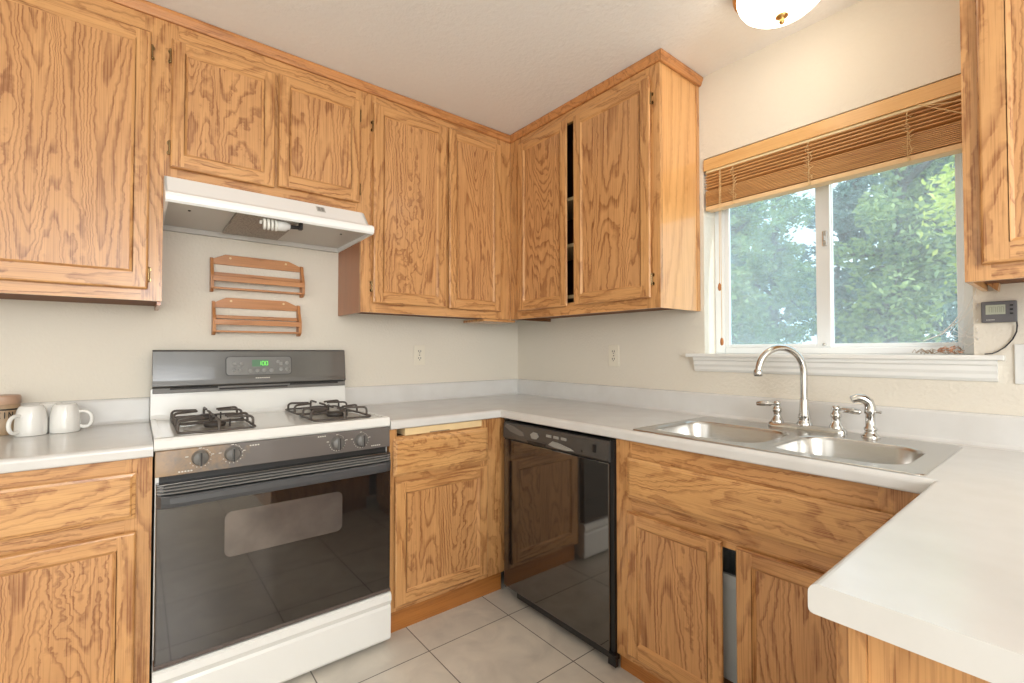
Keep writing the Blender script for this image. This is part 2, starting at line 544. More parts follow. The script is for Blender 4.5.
def fillet(pts, r, n=5):
    out = []
    P = [Vector(p) for p in pts]
    for i, p in enumerate(P):
        if i in (0, len(P) - 1):
            out.append(p); continue
        a, b_ = (P[i - 1] - p), (P[i + 1] - p)
        d = min(r, a.length * 0.49, b_.length * 0.49)
        A, B_ = p + a.normalized() * d, p + b_.normalized() * d
        for k in range(n + 1):
            t = k / n
            out.append(A * (1 - t) ** 2 + p * 2 * t * (1 - t) + B_ * t ** 2)
    return out


def rrect(x0, x1, y0, y1, r, z, n=6):
    out = []
    for cx, cy, a0 in ((x1 - r, y1 - r, 0), (x0 + r, y1 - r, PI / 2), (x0 + r, y0 + r, PI), (x1 - r, y0 + r, 1.5 * PI)):
        for k in range(n + 1):
            a = a0 + PI / 2 * k / n
            out.append(Vector((cx + r * math.cos(a), cy + r * math.sin(a), z)))
    return out


# ---------------------------------------------------------------- objects
BACK, RIGHT = 0.0, -PI / 2     # a run on the back wall / on the right wall (its own x goes toward the viewer)
OFF = {}


def thing(name, label, cat, loc=(0, 0, 0), fr=BACK, group=None):
    o = bpy.data.objects.new(name, None)
    COL.objects.link(o)
    o.empty_display_size = 0.05
    o.location = Matrix.Rotation(fr, 4, 'Z') @ Vector(loc)
    o.rotation_euler = (0, 0, fr)
    o['label'] = label; o['category'] = cat
    if group: o['group'] = group
    OFF[o.name] = Vector(loc)
    return o


def mesh_obj(name, mb, mats, off):
    me = bpy.data.meshes.new(name)
    me.from_pydata([tuple(v - off) for v in mb.v], [], mb.f)
    mats = mats if isinstance(mats, (list, tuple)) else [mats]
    for m in mats: me.materials.append(m)
    me.polygons.foreach_set('material_index', mb.m)
    me.polygons.foreach_set('use_smooth', mb.s)
    me.update()
    o = bpy.data.objects.new(name, me)
    COL.objects.link(o)
    return o


def part(name, mb, mats, parent, label=None):
    off = OFF[parent.name]
    o = mesh_obj(name, mb, mats, off)
    o.parent = parent
    OFF[o.name] = off
    if label: o['label'] = label
    return o


def single(name, mb, mats, label, cat, loc=(0, 0, 0), fr=BACK, group=None, kind=None):
    o = mesh_obj(name, mb, mats, Vector(loc))
    o.location = Matrix.Rotation(fr, 4, 'Z') @ Vector(loc)
    o.rotation_euler = (0, 0, fr)
    o['label'] = label; o['category'] = cat
    if group: o['group'] = group
    if kind: o['kind'] = kind
    OFF[o.name] = Vector(loc)
    return o


def struct(name, mb, mats, label=None):
    o = mesh_obj(name, mb, mats, Vector((0, 0, 0)))
    o['kind'] = 'structure'
    if label: o['label'] = label
    OFF[o.name] = Vector((0, 0, 0))
    return o


# ---------------------------------------------------------------- room shell
ZC = 2.442
WX0, WX1, WY0, WY1 = -4.7, 0.14, -5.6, 0.12
struct('floor', MB().box(WX0, 0.0, WY0, 0.0, -0.06, 0.0), TILE)
struct('ceiling', MB().box(WX0, WX1, WY0, WY1, ZC, ZC + 0.12), CEIL)
struct('wall_back', MB().box(WX0, WX1, 0.0, WY1, 0.0, ZC), WALL)
OY0, OY1, OZ0, OZ1 = -2.205, -1.332, 1.160, 2.062    # window opening
w = MB()
w.box(0.0, WX1, WY0, OY0, 0.0, ZC); w.box(0.0, WX1, OY1, 0.0, 0.0, ZC)
w.box(0.0, WX1, OY0, OY1, 0.0, OZ0); w.box(0.0, WX1, OY0, OY1, OZ1, ZC)
struct('wall_right', w, WALL)
struct('wall_left', MB().box(WX0 - 0.1, WX0, WY0, WY1, 0.0, ZC), WALL)
struct('wall_rear', MB().box(WX0, WX1, WY0 - 0.1, WY0, 0.0, ZC), WALL)

# window: vinyl slider with two panes
FX0, FX1 = 0.098, 0.138
win = struct('window_1', MB()
             .box(FX0, FX1, OY1 - 0.045, OY1, 1.176, OZ1, 0, .004).box(FX0, FX1, OY0, OY0 + 0.035, 1.176, OZ1, 0, .004)
             .box(FX0, FX1, OY0 + .035, OY1 - .045, 1.176, 1.203, 0, .004).box(FX0, FX1, OY0 + .035, OY1 - .045, OZ1 - .03, OZ1, 0, .004), VINYL,
             'white vinyl sliding window over the sink')


def sash(y0, y1, x0, x1, gm, ew):
    s = MB()
    for a, b_ in ((y0, y0 + ew[0]), (y1 - ew[1], y1)):
        s.box(x0, x1, a, b_, 1.203, OZ1 - .03, 0, .003)
    s.box(x0, x1, y0 + ew[0], y1 - ew[1], 1.203, 1.217, 0, .003); s.box(x0, x1, y0 + ew[0], y1 - ew[1], OZ1 - .05, OZ1 - .03, 0, .003)
    so = part('sash', s, VINYL, win)
    part('glass_pane', MB().box(x0 + .008, x0 + .012, y0 + ew[0], y1 - ew[1], 1.217, OZ1 - .05), gm, so)
    return so


sash(-1.797, OY1 - 0.045, FX0 + .002, FX0 + .018, GLASS_SCREEN, (0.05, 0.022))
sash(OY0 + 0.035, -1.775, FX0 + .019, FX0 + .036, GLASS, (0.016, 0.024))
part('latch', MB().box(FX0 - .006, FX0 + .004, -1.788, -1.772, 1.60, 1.66, 0, .003).box(FX0 - .014, FX0, -1.784, -1.776, 1.62, 1.64, 0, .002)
     .lathe([(0, 0), (.006, .001), (.006, .008), (0, .009)], (FX0 - .008, -1.775, 1.213), 10, 0, 'x'), STEEL, win)

# sill and apron
struct('trim_1', MB().box(0.0, FX0 + .02, OY0, OY1, 1.1605, 1.176, 0, 0)
       .box(-.034, 0.0, -2.272, -1.255, 1.160, 1.176, 0, .004), TRIMW, 'white painted window stool')
ap = [(0, 1.160), (-.024, 1.160), (-.024, 1.148), (-.018, 1.142), (-.018, 1.128), (-.013, 1.118), (-.013, 1.106), (-.008, 1.097), (0, 1.095)]
struct('trim_2', MB().prism(ap, 'y', -2.256, -1.285) if False else MB().add(
    [(p[0], -2.256, p[1]) for p in ap] + [(p[0], -1.288, p[1]) for p in ap],
    [(i, i + 1, len(ap) + i + 1, len(ap) + i) for i in range(len(ap) - 1)] + [list(range(len(ap)))[::-1], list(range(len(ap), 2 * len(ap)))]),
    TRIMW, 'moulded white apron under the window stool')

# ---------------------------------------------------------------- cabinets
def rect_sweep(mb, x0, x1, z0, z1, prof, mis):
    """mitred rectangle in the x-z plane, prof: (inset from the rectangle, y)"""
    loops = []
    for (px, pz, sx, sz) in ((x0, z0, 1, 1), (x1, z0, -1, 1), (x1, z1, -1, -1), (x0, z1, 1, -1)):
        loops.append([Vector((px + sx * o, y, pz + sz * o)) for (o, y) in prof])
    m = len(prof)
    for i in range(4):
        A, B_ = loops[i], loops[(i + 1) % 4]
        mb.add(A + B_, [(k, m + k, m + k + 1, k + 1) for k in range(m - 1)], mis[i])


def hinge_mb(x, z, yf, side):
    """small wrap hinge seen on the face frame beside a door; side +1: leaf to the right of x"""
    h = MB()
    h.tube([(x + side * .0025, yf - .011, z - .019), (x + side * .0025, yf - .011, z + .019)], .0036, 8)
    for s_ in (-1, 1):
        h.lathe([(0, -.004), (.0036, -.003), (.0036, .003), (0, .004)], (x + side * .0025, yf - .011, z + s_ * .0225), 8)
        h.prism([(x + side * .003, z + s_ * .024), (x + side * .008, z + s_ * .026), (x + side * .0105, z + s_ * .019), (x + side * .008, z + s_ * .012), (x + side * .003, z + s_ * .010)], 'y', yf - .003, yf, 0, .0006)
    return h


def door(parent, x0, x1, z0, z1, yb, st=.044, rt=.044, rb=.054, hinge=0, hz=None, panel_mat=None):
    """framed door, its back on y=yb, hinge -1 left, +1 right, 0 none shown"""
    t = .019
    yf = yb - t
    d = MB()
    e = .007
    d.box(x0 + e, x0 + st, yf, yb - .004, z0 + e, z1 - e, 0)
    d.box(x1 - st, x1 - e, yf, yb - .004, z0 + e, z1 - e, 0)
    d.box(x0 + st, x1 - st, yf + .0004, yb - .004, z0 + e, z0 + rb, 1)
    d.box(x0 + st, x1 - st, yf + .0004, yb - .004, z1 - rt, z1 - e, 1)
    rect_sweep(d, x0, x1, z0, z1, [(.012, yb - .0005), (.001, yb - .011), (0, yb - .012), (.0015, yf + .0035), (.004, yf + .001), (e, yf)], [1, 0, 1, 0])
    # sloped sticking around the panel
    a, b_, c, dd = x0 + st, x1 - st, z0 + rb, z1 - rt
    rect_sweep(d, a, b_, c, dd, [(-.002, yf), (0, yf), (.003, yf + .003), (.009, yf + .008)], [1, 0, 1, 0])
    do = part('door', d, [OAK_Z, OAK_X], parent)
    part('panel', MB().box(a + .003, b_ - .003, yf + .008, yf + .014, c + .003, dd - .003), panel_mat or OAK_PANEL, do)
    if hinge:
        for z in (hz or (z0 + .07, z1 - .09)):
            part('hinge', hinge_mb(x0 if hinge < 0 else x1, z, yb, hinge), HINGEM, do)
    return do


def drawer_front(parent, x0, x1, z0, z1, yb, name='drawer', mat=None):
    yf = yb - .019
    d = MB()
    e = .014
    d.box(x0 + e, x1 - e, yf, yb - .004, z0 + e, z1 - e)
    rect_sweep(d, x0, x1, z0, z1, [(.012, yb - .0005), (.001, yb - .011), (0, yb - .012), (.002, yf + .006), (.009, yf + .0045), (.0095, yf + .002), (e, yf)], [0, 0, 0, 0])
    return part(name, d, mat or OAK_DRAWER, parent)


def frame_mb(x0, x1, z0, z1, yf, t, stiles, rails):
    """face frame: stiles [(xa,xb,za,zb)], rails [(xa,xb,za,zb)]"""
    f = MB()
    for (a, b_, c, d) in stiles: f.box(a, b_, yf, yf + t, c, d, 0)
    for (a, b_, c, d) in rails: f.box(a, b_, yf + .0004, yf + t, c, d, 1)
    return f


def carcass(parent, x0, x1, z0, z1, y0, y1, shelves=(), mats=None, left=True, right=True):
    c = MB()
    c.box(x0, x0 + .012, y0, y1, z0, z1, 0 if left else 2); c.box(x1 - .012, x1, y0, y1, z0, z1, 1 if right else 2)
    c.box(x0 + .012, x1 - .012, y0, y1, z0 + .018, z0 + .03, 2)
    c.box(x0 + .012, x1 - .012, y0, y1, z1 - .012, z1, 2)
    c.box(x0 + .012, x1 - .012, y1 - .008, y1, z0 + .03, z1 - .012, 2)
    o = part('carcass', c, mats or [DARKWOOD, DARKWOOD, DARKWOOD], parent)
    for z in shelves:
        part('shelf', MB().box(x0 + .012, x1 - .012, y0 + .02, y1 - .008, z - .009, z + .009, 0, .001), PALE, parent)
    return o


YU, ZB, ZT = -.312, 1.369, 2.440
FT = .019
# --- left upper
c = thing('upper_cabinet', 'tall oak wall cabinet at far left with one big door over the mugs', 'cabinet', (-2.33, 0, ZB))
part('face_frame', frame_mb(-2.72, -1.938, ZB, ZT, YU, FT, [(-2.72, -2.60, ZB, ZT), (-1.998, -1.938, ZB, ZT)],
     [(-2.60, -1.998, ZB, 1.425), (-2.60, -1.998, 2.31, ZT)]), [OAK_Z, OAK_X], c)
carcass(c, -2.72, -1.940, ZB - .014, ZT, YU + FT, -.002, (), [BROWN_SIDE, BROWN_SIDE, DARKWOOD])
door(c, -2.66, -1.979, 1.408, 2.339, YU, .044, .044, .058, 1, (1.462, 2.268))
# --- over the hood
c = thing('upper_cabinet', 'short oak wall cabinet with two doors above the white range hood', 'cabinet', (-1.564, 0, 1.822))
part('face_frame', frame_mb(-1.9378, -1.203, 1.822, ZT, YU, FT, [(-1.9378, -1.898, 1.822, ZT), (-1.59, -1.538, 1.87, 2.34), (-1.23, -1.203, 1.822, ZT)],
     [(-1.898, -1.23, 1.822, 1.885), (-1.898, -1.23, 2.32, ZT)]), [OAK_Z, OAK_X], c)
carcass(c, -1.9375, -1.2035, 1.81, ZT, YU + FT, -.002)
door(c, -1.920, -1.571, 1.862, 2.341, YU, .042, .044, .052, -1, (1.935, 2.275))
door(c, -1.558, -1.214, 1.870, 2.346, YU, .042, .044, .052, 1, (1.935, 2.28))
# --- mid upper
c = thing('upper_cabinet', 'oak wall cabinet with two tall doors between the range hood and the corner', 'cabinet', (-.76, 0, ZB))
part('face_frame', frame_mb(-1.2025, -.312, ZB, ZT, YU, FT, [(-1.2025, -1.13, ZB, ZT), (-.765, -.725, 1.42, 2.36), (-.42, -.3125, ZB, ZT)],
     [(-1.13, -.42, ZB, 1.43), (-1.13, -.42, 2.35, ZT)]), [OAK_Z, OAK_X], c)
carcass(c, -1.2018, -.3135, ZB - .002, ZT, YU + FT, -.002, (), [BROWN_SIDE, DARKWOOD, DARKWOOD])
door(c, -1.149, -.751, 1.412, 2.362, YU, .05, .046, .05, -1, (1.49, 2.25))
door(c, -.737, -.394, 1.409, 2.366, YU, .046, .046, .05)
part('filler_board', MB().box(-.50, -.275, -.309, -.10, 1.354, 1.3668), OAK_X, c, 'small oak board fixed under the corner')
# --- right upper (beside the window); run coordinates: x = distance from the corner
c = thing('upper_cabinet', 'oak wall cabinet left of the window with a dark gap between its two doors', 'cabinet', (.81, 0, ZB), RIGHT)
part('face_frame', frame_mb(.312, 1.312, ZB, ZT, YU, FT, [(.3125, .41, ZB, ZT), (1.245, 1.312, ZB, ZT)],
     [(.41, 1.245, ZB, 1.43), (.41, 1.245, 2.345, ZT)]), [OAK_Z, OAK_X], c)
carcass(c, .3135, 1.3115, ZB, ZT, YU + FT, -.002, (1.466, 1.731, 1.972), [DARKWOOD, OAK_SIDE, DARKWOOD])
door(c, .398, .784, 1.412, 2.366, YU, .046, .046, .05)
door(c, .830, 1.274, 1.412, 2.357, YU, .048, .046, .05, 1, (1.49, 2.26))
part('end_strip', MB().box(1.3115, 1.3145, -.026, -.002, ZB, ZT), OAK_Z, c)
# --- foreground right upper
c = thing('upper_cabinet', 'oak wall cabinet cut by the right picture edge, over the small grey digital meter', 'cabinet', (2.5, 0, ZB), RIGHT)
part('face_frame', frame_mb(2.226, 2.98, ZB, ZT, YU, FT, [(2.226, 2.275, ZB, ZT), (2.92, 2.98, ZB, ZT)],
     [(2.275, 2.92, ZB, 1.43), (2.275, 2.92, 2.345, ZT)]), [OAK_Z, OAK_X], c)
carcass(c, 2.2265, 2.98, ZB, ZT, YU + FT, -.002, (), [OAK_SIDE, OAK_SIDE, DARKWOOD])
door(c, 2.258, 2.90, 1.409, 2.36, YU, .052, .046, .05)
part('wedge_block', MB().prism([(2.240, ZB + .0175), (2.266, ZB + .0175), (2.262, ZB - .006)], 'y', -.05, -.004), OAK_Z, c, 'small oak wedge under the cabinet at the wall')

# crown strips
cp = [(0, 2.403), (.010, 2.403), (.014, 2.410), (.016, 2.420), (.021, 2.428), (.021, ZT), (0, ZT)]
single('crown_molding', MB().sweep([(-2.72, YU), (-.312, YU), (-.312, -1.313), (-.002, -1.313)][::-1], [(-o, z) for o, z in cp], mis=[0, 0, 0]) if False else
       MB().sweep([(-2.72, YU), (-.312, YU), (-.312, -1.3146), (-.002, -1.3146)], [(-o, z) for o, z in cp]),
       OAK_TRIM, 'thin oak crown strip along the tops of the wall cabinets on both sides of the corner', 'molding')
single('crown_molding', MB().sweep([(-.312, -2.2265), (-.312, -2.98)], [(-o, z) for o, z in cp]),
       OAK_TRIM, 'thin oak crown strip on top of the wall cabinet cut by the right picture edge', 'molding')

# --- base cabinets
YB = -.593
ZK = .858
def toe(parent, x0, x1, y=-.565):
    part('toe_board', MB().box(x0, x1, y, y + .015, 0, .105), OAK_TOE, parent)


c = thing('base_cabinet', 'oak base cabinet left of the range under the mugs, drawer over one door', 'cabinet', (-2.32, -.3, 0))
part('face_frame', frame_mb(-2.72, -1.958, .10, ZK, YB, FT, [(-2.72, -2.66, .10, ZK), (-2.03, -1.9645, .10, ZK)],
     [(-2.66, -2.03, .10, .15), (-2.66, -2.03, .60, .69), (-2.66, -2.03, .80, ZK)]), [OAK_Z, OAK_X], c)
carcass(c, -2.72, -1.965, .10, ZK, YB + FT, -.004)
drawer_front(c, -2.68, -2.004, .680, .818, YB)
door(c, -2.68, -2.001, .125, .641, YB, .046, .046, .054)
toe(c, -2.72, -1.965)

c = thing('base_cabinet', 'narrow oak base cabinet between range and dishwasher with a pull-out board over its drawer', 'cabinet', (-.88, -.3, 0))
part('face_frame', frame_mb(-1.182, -.576, .10, ZK, YB, FT, [(-1.182, -1.15, .10, ZK), (-.72, -.576, .10, ZK)],
     [(-1.15, -.72, .10, .15), (-1.15, -.72, .62, .69), (-1.15, -.72, .80, .828)]), [OAK_Z, OAK_X], c)
carcass(c, -1.182, -.70, .10, .825, YB + FT, -.004)
drawer_front(c, -1.170, -.687, .663, .821, YB)
door(c, -1.163, -.687, .122, .640, YB, .05, .048, .052)
part('pull_out_board', MB().box(-1.118, -.722, YB - .012, -.10, .829, .859, 0, .002)
     .box(-1.0, -.90, YB - .0135, YB - .010, .830, .834, 1), [PALE, TWIG], c, 'pale pull-out cutting board edge')
toe(c, -1.182, -.576)

c = thing('base_cabinet', 'oak sink cabinet right of the dishwasher, false drawer over two doors with a gap between', 'cabinet', (1.76, -.3, 0), RIGHT)
part('face_frame', frame_mb(1.303, 2.20, .06, ZK, YB, FT, [(1.303, 1.372, .06, ZK), (2.10, 2.21, .06, ZK)],
     [(1.372, 2.10, .06, .12), (1.372, 2.10, .585, .675), (1.372, 2.10, .79, ZK)]), [OAK_Z, OAK_X], c)
carcass(c, 1.304, 2.208, .10, .62, YB + FT, -.06)
drawer_front(c, 1.362, 2.132, .655, .800, YB, 'false_drawer_front')
door(c, 1.360, 1.716, .088, .606, YB, .048, .044, .054)
door(c, 1.757, 2.112, .088, .606, YB, .048, .044, .054)
toe(c, 1.304, 2.208, -.575)
# waste bin inside, seen through the gap
bm_ = MB()
lo = [rrect(1.56, 1.78, -.51, -.28, .04, .122), rrect(1.545, 1.795, -.525, -.265, .04, .438), rrect(1.535, 1.805, -.535, -.255, .04, .440),
      rrect(1.535, 1.805, -.535, -.255, .04, .478), rrect(1.548, 1.792, -.522, -.268, .04, .478), rrect(1.565, 1.775, -.505, -.285, .04, .14)]
bm_.rings(lo, 0, False, True, True)
single('waste_bin', bm_, WPLASTIC, 'white plastic bin inside the sink cabinet, seen through the gap between the doors', 'bin', (1.67, -.4, .12), RIGHT)

c = thing('base_cabinet', 'oak peninsula base cabinet under the end of the counter at lower right', 'cabinet', (-.95, -2.5, 0))
part('end_panel', MB().box(-1.300, -1.285, -2.90, -2.2545, .10, .859), oak('oak_end_panel', 'z', OL, OD, 7, .3, .8, 7), c)
part('face_frame', MB().box(-1.306, -.64, -2.254, -2.236, .10, .859), [OAK_Z], c)
part('door', MB().box(-1.290, -.92, -2.2355, -2.217, .125, .850, 0, .003), [OAK_Z], c)
part('toe_board', MB().box(-1.298, -.64, -2.30, -2.285, 0, .10), OAK_TOE, c)
part('carcass', MB().box(-1.2848, -.03, -2.88, -2.8, .10, .858).box(-1.2848, -.03, -2.8, -2.2545, .10, .115), DARKWOOD, c)

# ---------------------------------------------------------------- worktops
HC = .900
TH = .038
def edge_prof():
    pr = []
    r = .013
    pr.append((.03, HC)); 
    for k in range(6):
        a = PI / 2 * k / 5
        pr.append((r - r * math.sin(a), HC - r + r * math.cos(a)))
    r2 = .006
    for k in range(4):
        a = PI / 2 * k / 3
        pr.append((r2 - r2 * math.cos(a), HC - TH + r2 - r2 * math.sin(a)))
    pr.append((.03, HC - TH))
    return pr


def splash_mb(pts):
    """backsplash along a path, its back on the wall, room to the right of the path"""
    return MB().sweep(pts, [(0, HC), (-.036, HC), (-.026, HC + .003), (-.021, HC + .012), (-.020, HC + .09), (-.017, HC + .097), (-.012, HC + .099), (0, HC + .099)], smooth=False)


top = MB()
EP = edge_prof()
top.box(-1.186, 0, -.588, 0, HC - TH, HC)
top.box(-.588, 0, -1.385, -.588, HC - TH, HC)
top.box(-.588, -.572, -2.165, -1.385, HC - TH, HC); top.box(-.105, 0, -2.165, -1.385, HC - TH, HC)
top.box(-.588, 0, -2.235, -2.165, HC - TH, HC)
top.box(-1.347, 0, -3.0, -2.235, HC - TH, HC)
top.sweep([(-1.186, -.618), (-.618, -.618), (-.618, -2.205), (-1.347, -2.205)], EP)
c = thing('countertop', 'continuous off-white laminate worktop from the range around the sink to the peninsula', 'countertop', (-.3, -1.2, HC))
part('worktop', top, LAMINATE, c)
part('backsplash', splash_mb([(-1.186, 0), (0, 0), (0, -2.98)]), LAMINATE, c)
lt = MB()
lt.box(-2.72, -1.9635, -.588, 0, HC - TH, HC)
lt.sweep([(-2.72, -.618), (-1.9635, -.618)], EP)
c = thing('countertop', 'short off-white laminate worktop left of the range holding the mugs', 'countertop', (-2.3, -.3, HC))
part('worktop', lt, LAMINATE, c)
part('backsplash', splash_mb([(-2.72, 0), (-1.9635, 0)]), LAMINATE, c)

# ---------------------------------------------------------------- sink
c = thing('sink', 'double-bowl stainless steel drop-in sink under the window', 'sink', (-.34, -1.78, HC))
SZ = HC + .004
outer = rrect(-.597, -.077, -2.184, -1.376, .022, SZ)
B1 = (-.552, -.215, -1.788, -1.400, .085)
B2 = (-.552, -.215, -2.142, -1.814, .085)
bm = bmesh.new()
def loop_edges(pts):
    vs = [bm.verts.new(p) for p in pts]
    return [bm.edges.new((vs[i], vs[(i + 1) % len(vs)])) for i in range(len(vs))]
es = loop_edges(outer)
for q in (B1, B2): es += loop_edges(rrect(*q, SZ))
bmesh.ops.triangle_fill(bm, use_beauty=True, use_dissolve=False, edges=es)
for f in bm.faces:
    if f.normal.z < 0: f.normal_flip()
rim = MB().frombm(bm)
rim.rings([rrect(-.601, -.073, -2.188, -1.372, .024, HC + .0005), rrect(-.600, -.074, -2.187, -1.373, .023, SZ - .001), outer], 0, True)
part('rim', rim, STEEL, c)
for q in (B1, B2):
    x0, x1, y0, y1, r = q
    lo = []
    for (i, dz) in ((0, 0), (.003, -.001), (.006, -.005), (.008, -.012), (.018, -.12), (.024, -.145), (.036, -.160), (.055, -.166)):
        lo.append(rrect(x0 + i, x1 - i, y0 + i, y1 - i, max(r - i * .6, .03), SZ + dz))
    cx, cy = (x0 + x1) / 2, (y0 + y1) / 2
    bw = MB().rings([l[::-1] for l in lo], 0, True, False, True)
    bo = part('basin', bw, STEEL, c)
    part('drain', MB().lathe([(0, .0), (.03, .001), (.04, .004), (.043, .004), (.045, .001)][::-1], (cx, cy, SZ - .166), 24), CHROME, bo)

# faucet
DZ = SZ
FXc = -.118
c = thing('faucet', 'chrome gooseneck kitchen faucet with two lever handles behind the sink', 'faucet', (FXc, -1.775, DZ))
bp_ = MB()
bp_.rings([rrect(FXc - .024, FXc + .022, -1.905, -1.652, .021, DZ), rrect(FXc - .024, FXc + .022, -1.905, -1.652, .021, DZ + .010),
           rrect(FXc - .019, FXc + .017, -1.900, -1.657, .018, DZ + .017)], 0, True, True, True)
part('base_plate', bp_, CHROME, c)
sp = MB()
sp.lathe([(.024, .012), (.025, .022), (.020, .030), (.019, .036), (.021, .040), (.0165, .06), (.0145, .10), (.0135, .104), (.0145, .108), (.012, .112)], (FXc, -1.775, DZ), 20)
path = [(FXc, -1.775, DZ + .10)]
x, z = FXc, DZ + .10
R_ = .088
cz_ = DZ + .208
dx, dy = -.845, .535
path.append((FXc, -1.775, cz_ - .02))
for k in range(0, 15):
    a = PI * k / 14 * .93
    u = R_ - R_ * math.cos(a)
    path.append((FXc + dx * u, -1.775 + dy * u, cz_ + R_ * math.sin(a)))
lx, ly, lz = path[-1]
path.append((lx + dx * .003, ly + dy * .003, lz - .018))
sp.tube(path, [.0118] * (len(path) - 2) + [.0112, .0112], 14)
spo = part('spout', sp, CHROME, c)
part('aerator', MB().lathe([(.011, -.018), (.0145, -.017), (.0155, -.008), (.0145, .002), (.012, .006)], (lx + dx * .003, ly + dy * .003, lz - .016), 16), CHROME, spo)
for (yy, s_) in ((-1.684, 1), (-1.874, -1)):
    h = MB()
    h.lathe([(.021, .012), (.022, .020), (.018, .028), (.013, .04), (.0125, .052), (.016, .056), (.016, .066), (.012, .072), (.010, .078), (.013, .084), (.011, .094), (0, .096)], (FXc, yy, DZ), 18)
    h.tube([(FXc, yy, DZ + .083), (FXc, yy + s_ * .016, DZ + .083), (FXc - .002, yy + s_ * .022, DZ + .083), (FXc - .004, yy + s_ * .05, DZ + .082), (FXc - .006, yy + s_ * .070, DZ + .080), (FXc - .006, yy + s_ * .074, DZ + .080)],
           [.005, .005, .0095, .011, .009, .004], 12)
    part('handle', h, CHROME, c)
sy = -1.972
s2 = MB()
s2.lathe([(.026, 0), (.026, .006), (.018, .012), (.015, .02), (.019, .026), (.019, .03), (.014, .036), (.0135, .075), (.017, .08), (.016, .09)], (-.122, sy, DZ), 18)
s2.tube([(-.122, sy, DZ + .085), (-.122, sy, DZ + .100), (-.124, sy + .004, DZ + .115), (-.131, sy + .016, DZ + .126), (-.139, sy + .030, DZ + .128), (-.147, sy + .044, DZ + .121)],
        [.016, .0155, .0155, .0155, .0145, .0125], 14)
s2.tube([(-.122, sy - .012, DZ + .086), (-.122, sy - .03, DZ + .084)], [.005, .004], 8)
single('side_sprayer', s2, CHROME, 'chrome pull-out side sprayer standing right of the faucet', 'sprayer', (-.122, sy, DZ))

# ---------------------------------------------------------------- dishwasher
c = thing('dishwasher', 'black built-in dishwasher between the corner and the sink cabinet', 'dishwasher', (.97, -.3, 0), RIGHT)
part('tub', MB().box(.628, 1.296, -.575, -.05, .06, .845), BLACKM, c)
part('side_trim', MB().box(.628, .636, -.600, -.575, .045, .850), BLACKM, c)
part('side_trim', MB().box(1.284, 1.3, -.604, -.575, .03, .852), BLACKM, c)
part('corner_foot', MB().box(1.282, 1.318, -.622, -.604, .022, .062, 0, .002), BLACKM, c)
dp = MB().box(.640, 1.284, -.615, -.576, .062, .764, 0, .004)
do = part('door', dp, DWGLASS, c, 'glossy black door panel')
part('toe_strip', MB().box(.735, 1.29, -.611, -.575, .036, .060), BLACKM, c)
ct = MB()
ct.prism([(-.578, .766), (-.612, .766), (-.620, .775), (-.616, .838), (-.608, .846), (-.578, .846)], 'x', .640, 1.284)
# printed symbols and buttons of the control strip
def dw_print(x0, x1, z0, z1, mi):
    ct.box(x0, x1, -.6215, -.6165, z0, z1, mi, .001)
part('control_strip', ct, DWCTRL, c)
lb = MB()
lb.prism([(.655, .825), (.665, .838), (.72, .833), (.79, .812), (.80, .798), (.77, .795), (.70, .806)], 'y', -.6225, -.616)
part('handle_flap', lb, plain('flap_grey', srgb(110, 106, 102), .3), c)
part('badge', MB().prism([(.84, .812), (.86, .824), (.885, .822), (.895, .808), (.88, .795), (.85, .795)], 'y', -.6215, -.617), GREYPRINT, c)
part('badge', MB().prism([(.96, .784), (.985, .802), (1.02, .80), (1.09, .788), (1.11, .781), (1.07, .776), (1.0, .778)], 'y', -.6235, -.618), GREYPRINT, c)
for k in range(3):
    part('button', MB().box(.945 + k * .045, .975 + k * .045, -.6215, -.617, .815, .826, 0, .001), GREYPRINT, c)
part('button', MB().box(1.21, 1.225, -.6215, -.617, .795, .825), BLACKM, c)
part('indicator', MB().box(1.15, 1.158, -.6215, -.617, .785, .793), BLACKM, c)
pk = MB().prism([(.815, .784), (.83, .770), (.93, .768), (.95, .784)], 'y', -.6225, -.616)
part('pull_recess', pk, BLACKM, c)

# ---------------------------------------------------------------- range
XL, XR = -1.958, -1.192
c = thing('gas_range', 'white and black freestanding gas range with black oven door', 'stove', ((XL + XR) / 2, -.32, 0))
part('body', MB().box(XL, XR, -.590, -.03, .03, .872, 0, .003).box(XL + .05, XL + .09, -.5, -.46, 0, .03).box(XR - .09, XR - .05, -.5, -.46, 0, .03)
     .box(XL + .05, XL + .09, -.12, -.08, 0, .03).box(XR - .09, XR - .05, -.12, -.08, 0, .03), WHITE, c)
ck = MB()
CT = .912
ck.prism([(-.608, .878), (-.612, .884), (-.612, .906), (-.606, CT + .002), (-.59, CT + .003), (-.575, CT), (-.10, CT), (-.088, CT + .006), (-.082, .93),
          (-.078, 1.034), (-.03, 1.034), (-.03, .874), (-.6, .874)], 'x', XL - .004, XR + .003)
ck.box(XL - .004, XL + .014, -.59, -.09, CT - .002, CT + .004, 0, .002); ck.box(XR - .015, XR + .003, -.59, -.09, CT - .002, CT + .004, 0, .002)
part('cooktop', ck, WHITE, c, 'white enamel cooktop')
